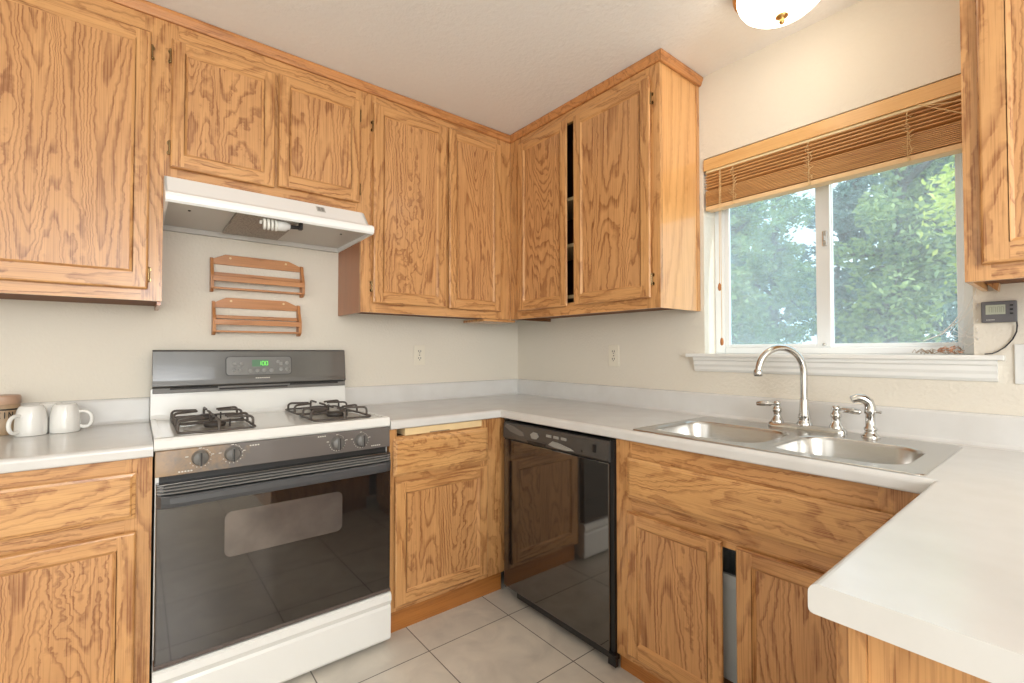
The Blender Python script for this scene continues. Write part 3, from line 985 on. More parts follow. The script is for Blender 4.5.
# backguard
bg = MB()
bg.prism([(-.086, 1.036), (-.098, 1.046), (-.094, 1.066), (-.078, 1.186), (-.072, 1.192), (-.03, 1.192), (-.03, 1.036)], 'x', XL, XR, 0, .002)
bgo = part('backguard', bg, GUARD, c, 'dark grey glass backguard')
vt = MB()
part('vent_strip', MB().box(XL + .002, XR - .002, -.092, -.075, 1.016, 1.037, 0, .002), KNOB, bgo)
for (a, b_, z) in ((-1.90, -1.735, 1.033), (-1.73, -1.46, 1.026), (-1.45, -1.23, 1.033)):
    part('vent_slot', MB().box(a, b_, -.0935, -.088, z - .003, z + .004), DARKHOLE, bgo)
def on_bg(z, d=0.0):   # y of the backguard face at height z
    return -.094 + (z - 1.066) * (.016 / .12) - d
cpn = MB()
def bgrect(mb, x0, x1, z0, z1, d, mi=0, r=.0):
    if r:
        pts = [(p.x, p.y) for p in rrect(x0, x1, z0, z1, r, 0, 4)]
    else:
        pts = [(x0, z0), (x1, z0), (x1, z1), (x0, z1)]
    n = len(pts)
    mb.add([(p[0], on_bg(p[1], d), p[1]) for p in pts] + [(p[0], on_bg(p[1]) + .001, p[1]) for p in pts],
           [list(range(n))] + [(i, i + n, (i + 1) % n + n, (i + 1) % n) for i in range(n)], mi)
bgrect(cpn, -1.708, -1.441, 1.080, 1.164, .0012, 1, .014)
bgrect(cpn, -1.704, -1.445, 1.083, 1.161, .0018, 0, .012)
cpo = part('control_display', cpn, [plain('display_panel', srgb(112, 112, 110), .2, coat=.5), BLACKM], bgo)
BUTTON_GREY = plain('button_grey', srgb(150, 149, 146), .4)
for (x, z, r) in ((-1.613, 1.100, .009), (-1.585, 1.100, .009), (-1.558, 1.100, .009), (-1.528, 1.100, .010), (-1.50, 1.138, .008), (-1.488, 1.130, .009), (-1.462, 1.132, .009),
                  (-1.488, 1.104, .009), (-1.462, 1.104, .008), (-1.675, 1.13, .008), (-1.648, 1.13, .008), (-1.675, 1.103, .006), (-1.652, 1.103, .006)):
    bt = MB().lathe([(0, -.0036), (r * .9, -.0034), (r, -.002), (r, 0)], (x, on_bg(z), z), 12, 0, 'y')
    part('button', bt, BUTTON_GREY, bgo)
dg = MB()
bgrect(dg, -1.606, -1.540, 1.118, 1.148, .0022, 1)
def digit(x, segs):
    w_, h_ = .009, .0085
    z0 = 1.124
    S = {'a': (0, 2), 'g': (0, 1), 'd': (0, 0), 'f': (1, 0, 1), 'b': (1, 1, 1), 'e': (1, 0, 0), 'c': (1, 1, 0)}
    for k in segs:
        q = S[k]
        if q[0] == 0:
            zz = z0 + q[1] * h_
            bgrect(dg, x, x + w_, zz - .001, zz + .001, .0028, 0)
        else:
            xx = x + q[1] * w_
            bgrect(dg, xx - .001, xx + .001, z0 + q[2] * h_, z0 + (q[2] + 1) * h_, .0028, 0)
digit(-1.580, 'bc'); digit(-1.566, 'abcdef'); digit(-1.552, 'abcdef')
part('clock', dg, [LED, LEDBACK], bgo)
lg = MB()
for k in range(7): bgrect(lg, -1.592 + k * .0085, -1.586 + k * .0085, 1.066, 1.0695, .0012)
part('maker_mark', lg, WHITEPRINT, bgo)
# burners and grates
for (bx, by) in ((-1.785, -.455), (-1.785, -.215), (-1.36, -.455), (-1.36, -.215)):
    bu = MB()
    bu.lathe([(.095, CT + .0002), (.09, CT + .004), (.075, CT + .003), (.05, CT + .002), (.04, CT + .006)], (bx, by, 0), 28, 1)
    bu.lathe([(.030, CT + .003), (.034, CT + .012), (.036, CT + .020), (.024, CT + .024), (0, CT + .025)], (bx, by, 0), 22, 0)
    bu.tube([(bx + .045, by - .01, CT), (bx + .045, by - .01, CT + .03)], .003, 6)
    part('burner', bu, [BURNER, BOWL], c)
    g = MB()
    a = .112
    z0, z1 = CT + .007, CT + .040
    ring = [Vector((bx + p.x, by + p.y, z0)) for p in rrect(-a, a, -a, a, .02, 0, 4)]
    g.tube(ring, .0042, 8, 0, True, True)
    for (ux, uy) in ((1, 0), (-1, 0), (0, 1), (0, -1)):
        for o in (-.055, .055):
            px, py = (bx + ux * a, by + uy * a)
            vx, vy = -uy, ux
            st_ = Vector((px + vx * o, py + vy * o, z0))
            up = Vector((px + vx * o, py + vy * o, z1))
            inn = Vector((bx + ux * .035 + vx * o * .35, by + uy * .035 + vy * o * .35, z1))
            if uy and o > 0: continue
            if uy:
                st_ = Vector((px, py, z0)); up = Vector((px, py, z1)); inn = Vector((bx + ux * .03, by + uy * .03, z1))
            g.tube(fillet([st_, up, inn], .02, 4), .0045, 8)
    part('grate', g, IRON, c)
# front control panel
cpl = MB()
cpl.prism([(-.590, .796), (-.618, .796), (-.612, .874), (-.590, .878)], 'x', XL - .001, XR + .001, 0, .002)
cpo = part('control_panel', cpl, PANEL_DIRTY, c, 'stained grey knob panel')
def on_cp(z): return -.618 + (z - .796) * (.006 / .078)
for (kx, kz) in ((-1.842, .842), (-1.751, .842), (-1.403, .836), (-1.311, .836)):
    mk = MB()
    mk.tube([(kx + .030 * math.cos(PI * (1.03 + 1.4 * q / 8)), on_cp(kz) + .0012, kz + .030 * math.sin(PI * (1.03 + 1.4 * q / 8))) for q in range(9)], .0004, 4)
    for k in range(11):
        a = PI * (1.15 + k * .125) if kx < -1.5 else PI * (1.05 + k * .1)
        mk.lathe([(0, -.0012), (.0016, -.001), (.0018, 0)], (kx + .030 * math.cos(a), on_cp(kz + .03 * math.sin(a)), kz + .030 * math.sin(a)), 6, 0, 'y')
    mk.box(kx - .004, kx + .004, on_cp(kz + .031) - .001, on_cp(kz + .031) + .001, kz + .0295, kz + .032)
    for dx_ in (-.036, .034):
        mk.box(kx + dx_ - .004, kx + dx_ + .004, on_cp(kz) - .001, on_cp(kz) + .001, kz + .006, kz + .0085)
    part('dial_marking', mk, WHITEPRINT, cpo)
for (x0, n, z) in ((-1.90, 5, .803), (-1.70, 4, .861), (-1.475, 4, .864), (-1.270, 5, .806)):
    mk = MB()
    for k in range(n): mk.box(x0 + k * .008, x0 + k * .008 + .005, on_cp(z) - .001, on_cp(z) + .001, z, z + .004)
    part('printed_word', mk, WHITEPRINT, cpo)
for (kx, kz) in ((-1.842, .842), (-1.751, .842), (-1.403, .836), (-1.311, .836)):
    k_ = MB()
    y0 = on_cp(kz)
    k_.lathe([(.0245, 0), (.0245, -.004), (.0225, -.010), (.0215, -.020), (.019, -.023), (0, -.0235)], (kx, y0, kz), 24, 0, 'y')
    k_.prism([(kx - .0045, kz - .022), (kx + .0045, kz - .022), (kx + .0045, kz + .022), (kx - .0045, kz + .022)], 'y', y0 - .034, y0 - .02, 0, .002)
    k_.box(kx - .0022, kx + .0022, y0 - .0352, y0 - .033, kz - .021, kz + .021, 1)
    part('knob', k_, [KNOB, BLACKM], c)
# vent band above the oven door
vb = MB().box(XL + .01, XR - .01, -.602, -.588, .776, .797, 0).box(XL + .03, XR - .05, -.610, -.600, .786, .795, 0)
part('vent_band', vb, BLACKM, c)
# oven door
od = MB()
od.box(XL + .002, XR - .002, -.632, -.592, .222, .776, 0, .005)
odo = part('oven_door', od, OVENGLASS, c, 'black glass oven door')
wn_ = MB()
rr = [(p.x, p.y) for p in rrect(-1.774, -1.389, .506, .655, .022, 0, 5)]
wn_.prism(rr, 'y', -.6332, -.630)
part('oven_window', wn_, OVENWIN, odo)
part('lower_trim', MB().box(XL + .001, XR - .001, -.6345, -.59, .216, .228, 0, .002), plain('door_edge_brown', srgb(92, 80, 74), .35), odo)
xs = [(XL + .004, .18), (XL + .014, .60), (XL + .035, .88), (XL + .075, 1), (XR - .075, 1), (XR - .035, .88), (XR - .014, .60), (XR - .004, .18)]
def bow(sec_):
    """section swept along the door with its ends curving back to the door"""
    return MB().rings([[Vector((x, -.630 + (p[0] + .630) * k, p[1])) for p in sec_] for x, k in xs], 0, False, True, True)
hdo = part('handle', bow([(-.630, .706), (-.654, .704), (-.670, .709), (-.675, .722), (-.674, .738), (-.669, .744), (-.655, .744), (-.630, .744)]), HANDLE, odo, 'wide grey oven door handle')
RIDGE = plain('handle_ridge', srgb(132, 130, 128), .35)
for (y, z) in ((-.662, .7505), (-.654, .7585), (-.646, .7665)):
    part('vent_ridge', bow([(-.630, z - .002), (y, z - .002), (y - .003, z), (y, z + .0022), (-.630, z + .0022)]), RIDGE, hdo)
part('vent_backing', MB().box(XL + .02, XR - .02, -.642, -.631, .744, .772), BLACKM, hdo)
# drawer
dr = MB()
dr.prism([(-.59, .020), (-.628, .020), (-.634, .030), (-.634, .150), (-.630, .160), (-.634, .168), (-.640, .180), (-.638, .203), (-.630, .210), (-.59, .212)], 'x', XL - .001, XR + .001, 0, .0)
part('storage_drawer', dr, WHITE, c, 'white storage drawer')

# ---------------------------------------------------------------- range hood
HX0, HX1 = -1.9335, -1.2095
c = thing('range_hood', 'white under-cabinet range hood over the stove', 'range hood', ((HX0 + HX1) / 2, -.2, 1.69))
hb = MB()
# shell without a bottom: front, top, sides and back
fr_prof = [(-.345, 1.820), (-.408, 1.752), (-.420, 1.748), (-.452, 1.741), (-.468, 1.732), (-.473, 1.720), (-.470, 1.706), (-.462, 1.699)]
n = len(fr_prof)
inner = [(-.455, 1.703), (-.458, 1.718), (-.445, 1.730), (-.400, 1.740), (-.340, 1.810)]
sec = fr_prof + inner
for i in range(len(sec) - 1):
    mi = 0 if i < n - 1 else 1
    x0a, x1a = HX0 - .004, HX1 + .006
    hb.add([(x0a, *sec[i]), (x1a, *sec[i]), (x1a, *sec[i + 1]), (x0a, *sec[i + 1])], [(0, 1, 2, 3)], mi)
side = [(-.345, 1.820), (-.408, 1.752), (-.452, 1.741), (-.470, 1.725), (-.462, 1.699), (0, 1.692), (0, 1.820)]
side = [(y - .0 if y else -.003, z) for y, z in side]
hb.prism(side, 'x', HX0 - .004, HX0 + .004, 0); hb.prism(side, 'x', HX1 - .002, HX1 + .006, 0)
hb.box(HX0, HX1, -.345, -.003, 1.806, 1.8205, 0)
hb.box(HX0, HX1, -.012, -.003, 1.692, 1.81, 1)
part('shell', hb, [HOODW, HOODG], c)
un = MB().box(HX0 + .004, HX1 - .002, -.452, -.012, 1.712, 1.716)
un.box(HX0 + .004, HX1 - .002, -.022, -.010, 1.692, 1.716)
for x in (-1.86, -1.30): un.lathe([(.005, 0), (.004, -.003), (0, -.004)], (x, -.33, 1.712), 10, 1)
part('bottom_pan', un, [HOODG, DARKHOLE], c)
fl = MB().box(-1.722, -1.505, -.445, -.065, 1.702, 1.711, 0)
rect = [(-1.722, -.445), (-1.505, -.445), (-1.505, -.065), (-1.722, -.065)]
part('filter', fl, FILTER, c, 'grey metal mesh filter')
lbm = MB()
by_ = -.405
for k in range(4):
    pts = []
lp = []
for k in range(60):
    a = k / 60 * 2 * PI * 4
    lp.append((-1.632 + .055 * k / 60, by_ + .021 * math.cos(a), 1.690 + .021 * math.sin(a)))
lbm.tube(lp, .0055, 8)
part('light_bulb', lbm, plain('bulb_white', srgb(240, 238, 230), .3), c, 'white spiral bulb')
sk = MB().lathe([(.021, 0), (.023, .008), (.022, .034), (.014, .042), (.012, .05)], (-1.580, by_, 1.690), 16, 0, 'x')
part('bulb_base', sk, WPLASTIC, c)
part('lamp_socket', MB().tube([(-1.532, by_, 1.690), (-1.49, by_, 1.692)], .008, 10).box(-1.495, -1.483, by_ - .012, by_ + .012, 1.684, 1.7115), BLACKM, c)
sw = MB()
def hface(t): return (-.345 - .063 * t, 1.820 - .068 * t)
for k in range(2):
    x = -1.412 + k * .014
    a0, a1 = hface(.22), hface(.52)
    sw.prism([(a0[0] - .004, a0[1]), (a1[0] - .004, a1[1]), (a1[0] + .003, a1[1] + .002), (a0[0] + .003, a0[1] + .002)], 'x', x, x + .011, 0)
part('rocker_switch', sw, plain('switch_grey', srgb(150, 148, 142), .4), c)
sw = MB()
a0, a1 = hface(.18), hface(.58)
sw.prism([(a0[0] - .0016, a0[1]), (a1[0] - .0016, a1[1]), (a1[0] + .003, a1[1] + .002), (a0[0] + .003, a0[1] + .002)], 'x', -1.417, -1.382, 0)
part('switch_plate', sw, plain('switch_plate_grey', srgb(196, 193, 186), .4), c)

# ---------------------------------------------------------------- spice racks
def spice_rack(x0, x1, z0, z1, label, zt):
    c = thing('spice_rack', label, 'spice rack', ((x0 + x1) / 2, 0, z0), BACK, 'wooden spice racks on the wall behind the stove')
    t = .012
    h = z1 - z0
    sp_ = [(-.0015, z0), (-.030, z0), (-.052, z0 + .014), (-.055, z0 + .05), (-.052, z0 + .072), (-.03, z0 + h * .72), (-.022, z1 - .012), (-.0015, z1 - .006)]
    for a in (x0, x1 - t):
        part('side_panel', MB().prism(sp_, 'x', a, a + t, 0, .0012), OAK_RACK_Z, c)
    w_ = x1 - x0
    part('back_board', MB().prism([(x0 + t, zt), (x1 - t, zt), (x1 - t, z1 - .012), (x1 - w_ * .17, z1 + .010), (x0 + w_ * .15, z1 + .010), (x0 + t, z1 - .012)], 'y', -.012, -.002, 0, .001)
         .lathe([(.005, -.0135), (.005, -.012)], (x0 + w_ * .20, 0, z1 - .004), 10, 1, 'y').lathe([(.005, -.0135), (.005, -.012)], (x1 - w_ * .20, 0, z1 - .004), 10, 1, 'y'), [OAK_RACK, PALE], c)
    part('front_rail', MB().box(x0 + t * .5, x1 - t * .5, -.058, -.050, z0 + .045, z0 + .068, 0, .0015), OAK_RACK, c)
    part('back_rail', MB().box(x0 + t, x1 - t, -.016, -.002, z0 + .074, z0 + .089, 0, .0015), OAK_RACK, c)
    part('bottom_rail', MB().box(x0 + t, x1 - t, -.050, -.012, z0 + .012, z0 + .020, 0, .0015), OAK_RACK, c)
    return c


spice_rack(-1.761, -1.377, 1.448, 1.608, 'upper wooden spice rack on the wall, just under the range hood', 1.572)
spice_rack(-1.752, -1.390, 1.258, 1.416, 'lower wooden spice rack on the wall, nearer the backguard', 1.380)

# ---------------------------------------------------------------- wall outlets and switch
def outlet(px, z, fr, label):
    c = thing('wall_outlet', label, 'outlet', (px, 0, z), fr, 'duplex wall outlets')
    part('cover_plate', MB().box(px - .035, px + .035, -.006, -.0005, z - .0575, z + .0575, 0, .003), PLASTIC, c)
    r = MB()
    for dz in (-.020, .020):
        r.prism([(p.x + px, p.y + z + dz) for p in rrect(-.0165, .0165, -.014, .014, .010, 0, 4)], 'y', -.0085, -.005)
        for sx_ in (-.0065, .0065): r.box(px + sx_ - .0018, px + sx_ + .0018, -.0092, -.008, z + dz - .001, z + dz + .008, 1)
        r.lathe([(.003, -.0092), (.003, -.008)], (px, 0, z + dz - .007), 8, 1, 'y')
    r.lathe([(.003, -.0075), (.003, -.005)], (px, 0, z), 8, 1, 'y')
    part('receptacle', r, [PLASTIC, DARKHOLE], c)


outlet(-.738, 1.163, BACK, 'ivory outlet on the back wall above the counter right of the range')
outlet(.818, 1.162, RIGHT, 'ivory outlet on the window wall under the cabinet with the open gap')
c = thing('light_switch', 'white switch plate at the right picture edge below the digital meter', 'switch', (2.345, 0, 1.15), RIGHT)
part('cover_plate', MB().box(2.290, 2.405, -.006, -.0005, 1.092, 1.208, 0, .003), WPLASTIC, c)
for q in (2.322, 2.372):
    part('rocker', MB().box(q - .008, q + .008, -.010, -.0045, 1.125, 1.175, 0, .002), WPLASTIC, c)

# ---------------------------------------------------------------- digital meter with probe cord
c = thing('digital_thermometer', 'small dark grey digital meter on the wall right of the window with a black cord', 'thermometer', (2.26, 0, 1.27), RIGHT)
part('case', MB().box(2.224, 2.298, -.018, -.001, 1.273, 1.336, 0, .003), METER, c)
part('screen', MB().box(2.234, 2.275, -.0188, -.0175, 1.297, 1.325), LCD, c)
tx = MB()
for x in (2.241, 2.249, 2.258, 2.266):
    tx.box(x, x + .0012, -.0192, -.0185, 1.303, 1.319); tx.box(x + .005, x + .0062, -.0192, -.0185, 1.303, 1.319)
    tx.box(x, x + .006, -.0192, -.0185, 1.3185, 1.3195)
part('digits', tx, LCDDARK, c)
part('button', MB().box(2.284, 2.291, -.0205, -.017, 1.320, 1.3245, 0, .001).box(2.284, 2.291, -.0205, -.017, 1.308, 1.3125, 0, .001).box(2.284, 2.291, -.0205, -.017, 1.296, 1.3005, 0, .001), BLACKM, c)
lg = MB()
for k in range(6): lg.box(2.235 + k * .003, 2.2372 + k * .003, -.0188, -.0175, 1.2795, 1.282)
part('maker_mark', lg, WHITEPRINT, c)
part('probe_cord', MB().tube([(2.2965, -.012, 1.276), (2.2972, -.009, 1.262), (2.2955, -.006, 1.244), (2.287, -.005, 1.222), (2.272, -.006, 1.200), (2.256, -.010, 1.186), (2.245, -.016, 1.180), (2.230, -.02, 1.1785)], .0018, 8), BLACKM, c)

# ---------------------------------------------------------------- mugs and tin
def mug(x, y, ang, label):
    c = thing('mug', label, 'mug', (x, y, HC), BACK, 'white mugs standing upside down')
    b_ = MB()
    # upside down: wide mouth below, foot on top
    b_.lathe([(.0385, .0015), (.040, .0), (.041, .002), (.0415, .02), (.041, .045), (.039, .069), (.035, .088), (.031, .097), (.0285, .100), (.026, .100), (.025, .0975), (0, .097)][0:], (x, y, HC + .0006), 32)
    part('body', b_, CERAMIC, c)
    d = Vector((math.cos(ang), math.sin(ang), 0))
    pts = []
    for (r, z) in ((.036, .070), (.055, .072), (.068, .062), (.073, .045), (.071, .028), (.062, .016), (.050, .014), (.0395, .020)):
        pts.append(Vector((x, y, HC)) + d * r + Vector((0, 0, z)))
    part('handle', MB().tube(fillet(pts, .01, 3), .006, 10), CERAMIC, c)


mug(-2.286, -.150, -2.25, 'white upside-down mug on the left counter, front one with its handle to the left')
mug(-2.203, -.137, -.12, 'white upside-down mug nearest the stove, handle to the right')
mug(-2.247, -.0655, 1.2, 'white upside-down mug half hidden behind the other two')
TX, TY = -2.366, -.070
c = thing('tin_canister', 'brown printed tin canister behind the left mug at the picture edge', 'canister', (TX, TY, HC))
part('body', MB().lathe([(.040, 0), (.042, .003), (.043, .02), (.043, .108), (.041, .110)], (TX, TY, HC + .0006), 28), TIN, c)
part('lid', MB().lathe([(.0435, .104), (.045, .106), (.045, .128), (.043, .133), (.036, .135), (0, .135)], (TX, TY, HC + .0006), 28), TINLID, c)
part('band', MB().lathe([(.0432, .084), (.0438, .085), (.0438, .0885), (.0432, .0895)], (TX, TY, HC + .0006), 28), DARKHOLE, c)
lt_ = MB()
def cyl_pt(a, z): return Vector((TX + .0436 * math.cos(a), TY + .0436 * math.sin(a), HC + z))
def stroke(a0, z0, a1, z1): lt_.tube([cyl_pt(a0, z0), cyl_pt((a0 + a1) / 2, (z0 + z1) / 2), cyl_pt(a1, z1)], .0013, 6)
A0 = -1.75
GL = {'K': ((0, 0, 0, 1), (0, .5, 1, 1), (0, .5, 1, 0)), 'I': ((.5, 0, .5, 1),), 'N': ((0, 0, 0, 1), (0, 1, 1, 0), (1, 0, 1, 1))}
for k, ch in enumerate('KIN'):
    a = A0 + k * .34
    for q in GL[ch]:
        stroke(a + q[0] * .22, .058 + q[1] * .021, a + q[2] * .22, .058 + q[3] * .021)
part('lettering', lt_, DARKHOLE, c)

# ---------------------------------------------------------------- ceiling lamp
LX, LY = -.332, -1.797
c = thing('ceiling_light', 'flush dome ceiling light with brass ring and finial near the window', 'light', (LX, LY, ZC))
part('pan', MB().lathe([(r_ * .9, h_) for r_, h_ in [(.150, 0), (.152, -.012), (.158, -.018), (.166, -.024), (.166, -.034), (.160, -.042), (.150, -.044), (0, -.040)][::-1]], (LX, LY, ZC - .0005), 40), BRASS, c, 'brass ring')
part('lamp_shade', MB().lathe([(r_ * .9, h_) for r_, h_ in [(.153, -.040), (.152, -.052), (.146, -.068), (.132, -.088), (.108, -.106), (.078, -.119), (.045, -.126), (0, -.128)][::-1]], (LX, LY, ZC), 40), LAMPGLASS, c, 'frosted glass dome')
part('finial', MB().lathe([(.013, -.124), (.019, -.129), (.019, -.133), (.010, -.138), (.007, -.143), (.009, -.148), (.006, -.155), (0, -.160)][::-1], (LX, LY, ZC), 20), BRASS, c)
ld = bpy.data.lights.new('ceiling_lamp_bulb', 'POINT'); ld.energy = 1.0; ld.color = (1.0, .86, .66); ld.shadow_soft_size = .10
lo_ = bpy.data.objects.new('ceiling_lamp_bulb', ld); COL.objects.link(lo_); lo_.location = (LX, LY, ZC - .29)

# ---------------------------------------------------------------- window blind
c = thing('window_blind', 'wooden slat blind gathered up at the top of the window', 'blind', (.02, -1.77, 1.83))
by0, by1 = -2.198, -1.338
part('valance', MB().box(-.010, .000, by0, by1, 2.002, 2.054, 0, .002).box(-.002, .05, by0, by1, 2.046, 2.052), BLIND_VAL, c)
part('head_rail', MB().box(.004, .046, by0 + .005, by1 - .005, 1.998, 2.045, 0, .002).box(-.004, .006, by0 + .01, by1 - .01, 1.990, 2.001, 0, .001), plain('head_rail_cream', srgb(236, 216, 170), .4), c)
zs_ = [1.983, 1.9695, 1.956, 1.9425, 1.929, 1.9165] + [1.9055 - .0062 * k for k in range(11)]
for i, z in enumerate(zs_):
    sg = MB()
    sag = .0
    tilt = -.006 if i < 6 else -.001
    sg.prism([(-.004, z - tilt), (.046, z + tilt), (.046, z + tilt + .0032), (-.004, z - tilt + .0032)], 'y', by0 + .006, by1 - .006, 0, .0008) if False else sg.add(
        [(xx, yy, zz) for yy in (by0 + .006, by1 - .006) for (xx, zz) in ((-.004, z - tilt), (.046, z + tilt), (.046, z + tilt + .0032), (-.004, z - tilt + .0032))],
        [(0, 1, 2, 3), (7, 6, 5, 4), (0, 4, 5, 1), (1, 5, 6, 2), (2, 6, 7, 3), (3, 7, 4, 0)])
    part('slat', sg, BLIND, c)
part('bottom_rail', MB().box(-.004, .046, by0 + .006, by1 - .006, 1.822, 1.840, 0, .003), plain('bottom_rail_cream', srgb(232, 196, 148), .5), c)
random.seed(5)
for y in (-1.476, -1.765, -2.060):
    l = MB()
    pts = [(-.008, y, 1.99)]
    for k in range(14):
        pts.append((-.010 - random.random() * .008, y + random.uniform(-.012, .012), 1.975 - k * .011))
    l.tube(pts, .0011, 5)
    l.tube([(-.009, y + .004, 1.99), (-.010, y + .003, 1.90), (-.008, y + .004, 1.825)], .0011, 5)
    for k in range(7):
        z = 1.945 - k * .015
        l.tube([(-.007, y, z), (-.018, y + random.choice((-.016, .016)), z + .003), (-.012, y + .005, z - .009)], .001, 5)
    l.lathe([(.004, 0), (.005, .004), (.003, .01)], (-.006, y, 1.823), 8)
    part('ladder_cord', l, CORD, c)
l = MB()
l.tube([(-.012, -1.414, 1.995), (-.016, -1.413, 1.8), (-.016, -1.412, 1.48)], .0012, 6)
l.tube([(-.010, -1.418, 1.995), (-.013, -1.418, 1.6), (-.012, -1.418, 1.24)], .0012, 6)
lo2 = part('pull_cord', l, CORD, c)
part('tassel', MB().lathe([(.002, .034), (.006, .026), (.0075, .014), (.006, .004), (.003, 0)][::-1], (-.016, -1.412, 1.452), 12), TASSEL, lo2)
part('tassel', MB().lathe([(.002, .034), (.006, .026), (.0075, .014), (.006, .004), (.003, 0)][::-1], (-.012, -1.418, 1.212), 12), TASSEL, lo2)
l = MB()
l.tube([(-.010, -2.086, 2.000), (-.030, -2.13, 1.975), (-.05, -2.19, 1.955), (-.055, -2.219, 1.95)], .0014, 6)
l.tube([(-.010, -2.086, 2.000), (-.030, -2.125, 1.968), (-.05, -2.18, 1.925), (-.055, -2.219, 1.895)], .0014, 6)
part('pull_cord', l, CORD, c)

# ---------------------------------------------------------------- things on the sill
random.seed(11)
deb = MB()
for k in range(34):
    y = random.gauss(-2.145, .022); x = random.uniform(-.012, .06)
    y = min(max(y, -2.188), -2.09)
    h = max(0, .024 - abs(y + 2.15) * .25) * random.random()
    r = random.uniform(.004, .010)
    pts = []
    a0 = random.random() * 6.28
    for j in range(6):
        a = a0 + j * PI / 3
        rr_ = r * random.uniform(.6, 1.1)
        pts.append((x + rr_ * math.cos(a), y + rr_ * math.sin(a), 1.177 + h + abs(random.gauss(0, .003))))
    deb.add(pts + [(x, y, 1.178 + h + .004)], [(j, (j + 1) % 6, 6) for j in range(6)], 0)
for k in range(26):
    y = random.uniform(-2.18, -2.07); x = random.uniform(-.02, .06); a = random.random() * 6.28; l_ = random.uniform(.01, .03)
    z = 1.1775 + random.random() * .004
    deb.tube([(x, y, z), (x + l_ * .5 * math.cos(a), y + l_ * .5 * math.sin(a), z + random.uniform(.002, .016)), (x + l_ * math.cos(a), y + l_ * math.sin(a), z + random.uniform(0, .010))], .0009, 5, 1)
single('dry_leaf_litter', deb, [LEAFDRY, TWIG], 'small pile of dry leaf bits and twigs in the right corner of the window sill', 'leaf litter', (.02, -2.10, 1.1765), kind='stuff')
wb = MB()
random.seed(3)
for k in range(16):
    z1_ = random.uniform(1.22, 1.38); 
    a = Vector((.09, random.uniform(-2.11, -2.17), random.uniform(1.18, 1.27)))
    b_ = Vector((-.006, -2.212 - random.uniform(0, .006), z1_))
    m_ = (a + b_) / 2 - Vector((0, 0, random.uniform(.005, .025)))
    wb.tube(fillet([a, m_, b_], .05, 4), .0008, 4)
for k in range(14):
    t = k / 13
wb.tube([(.094, -2.168, 1.32), (.093, -2.150, 1.285), (.092, -2.12, 1.245), (.091, -2.07, 1.221)], [.001, .002, .002, .001], 5)
single('cobweb', wb, WEB, 'wispy white cobweb strung across the lower right corner of the window', 'cobweb', (.04, -2.17, 1.18), kind='stuff')

# ---------------------------------------------------------------- outdoors
struct('floor_yard', MB().box(.2, 30, -14, 22, -.5, -.4), GROUND)


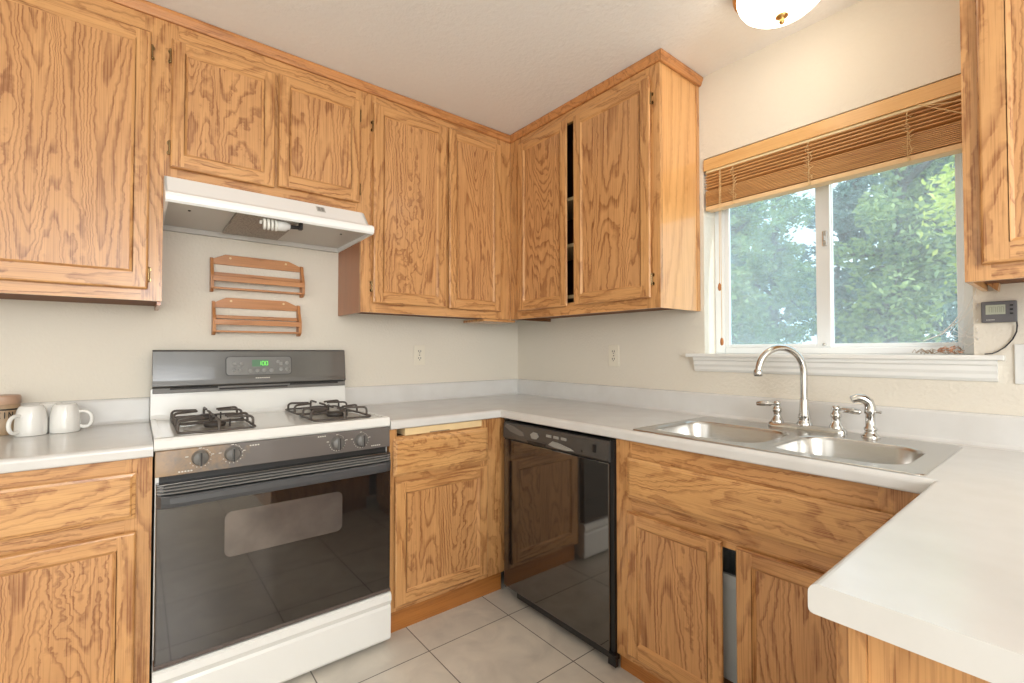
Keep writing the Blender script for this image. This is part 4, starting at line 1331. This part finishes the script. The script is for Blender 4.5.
def tree(x, y, h, cr, leafm, label, n, seed, lean=0.0, ls=.07, zlow=.5, trunk=.10):
    rnd = random.Random(seed)
    c = thing('tree', label, 'tree', (x, y, -.4), BACK, 'trees outside the window')
    tk = MB()
    top_ = Vector((x + lean * .3, y + lean, h * .75))
    base = Vector((x, y, -.4))
    mid = (base + top_) / 2 + Vector((rnd.uniform(-.2, .2), rnd.uniform(-.2, .2), 0))
    path_ = fillet([base, mid, top_], .6, 6)
    tk.tube(path_, [trunk * (1 - .75 * i / (len(path_) - 1)) for i in range(len(path_))], 9)
    cl = []
    for k in range(46):
        t = rnd.uniform(.28, 1.0)
        s0 = base.lerp(mid, t * 2) if t < .5 else mid.lerp(top_, t * 2 - 1)
        a = rnd.random() * 2 * PI
        ln = cr * rnd.uniform(.45, 1.0)
        e_ = s0 + Vector((math.cos(a) * ln, math.sin(a) * ln, rnd.uniform(-.15, .7) * ln))
        if e_.z < zlow: e_.z = zlow + rnd.random() * .3
        m_ = (s0 + e_) / 2 + Vector((rnd.uniform(-.1, .1), rnd.uniform(-.1, .1), rnd.uniform(0, .25)))
        bp2 = fillet([s0, m_, e_], .6, 4)
        tk.tube(bp2, [trunk * .32 * (1 - .8 * i / (len(bp2) - 1)) for i in range(len(bp2))], 6)
        cl.append((e_, cr * rnd.uniform(.28, .5))); cl.append((m_, cr * rnd.uniform(.2, .36)))
    part('trunk', tk, BARK, c)
    V, F = [], []
    for k in range(n):
        ce, r = rnd.choice(cl)
        while True:
            d = Vector((rnd.uniform(-1, 1), rnd.uniform(-1, 1), rnd.uniform(-1, 1)))
            if d.length < 1: break
        p = ce + d * r
        u = Vector((rnd.gauss(0, 1), rnd.gauss(0, 1), rnd.gauss(0, .6))).normalized()
        w_ = u.cross(Vector((rnd.gauss(0, 1), rnd.gauss(0, 1), rnd.gauss(0, 1)))).normalized()
        s_ = ls * rnd.uniform(.6, 1.25)
        o = len(V)
        V += [p - u * s_ * .5, p + w_ * s_ * .26, p + u * s_ * .5, p - w_ * s_ * .26]
        F.append((o, o + 1, o + 2, o + 3))
    lf = MB(); lf.v = V; lf.f = F; lf.m = [0] * len(F); lf.s = [False] * len(F)
    part('foliage', lf, leafm, c)


tree(4.4, .62, 4.4, .56, LEAF_A, 'green leafy tree nearest the left pane of the window', 10000, 1, .1, .085)
tree(4.4, -1.12, 4.3, .56, LEAF_A, 'green branching tree nearest the right pane of the window', 9000, 2, -.1, .085)
tree(2.3, -2.17, 3.1, .45, LEAF_C, 'yellow-green tree close outside at the right edge of the window', 3000, 3, .05, .055, 1.95, .03)
tree(6.7, 2.8, 5.2, .60, LEAF_B, 'bluish green tree at the far left edge of the window view', 9000, 4, .1, .10, .5)
tree(6.7, .95, 5.2, .60, LEAF_A, 'green tree behind and between the two nearest trees', 10000, 5, .1, .10, .5)
tree(6.7, -.9, 5.2, .60, LEAF_B, 'bluish green tree behind the nearest tree of the right pane', 10000, 6, -.1, .10, .5)
tree(9.2, 2.75, 6.2, .68, LEAF_B, 'bluish tree in the last row behind the left pane', 11000, 7, .1, .13, .3)
tree(9.2, .72, 6.2, .68, LEAF_B, 'bluish tree in the last row behind the middle of the window', 11000, 8, -.1, .13, .3)
tree(9.2, -1.35, 6.2, .68, LEAF_B, 'bluish tree in the last row behind the right edge of the window', 11000, 9, .1, .13, .3)
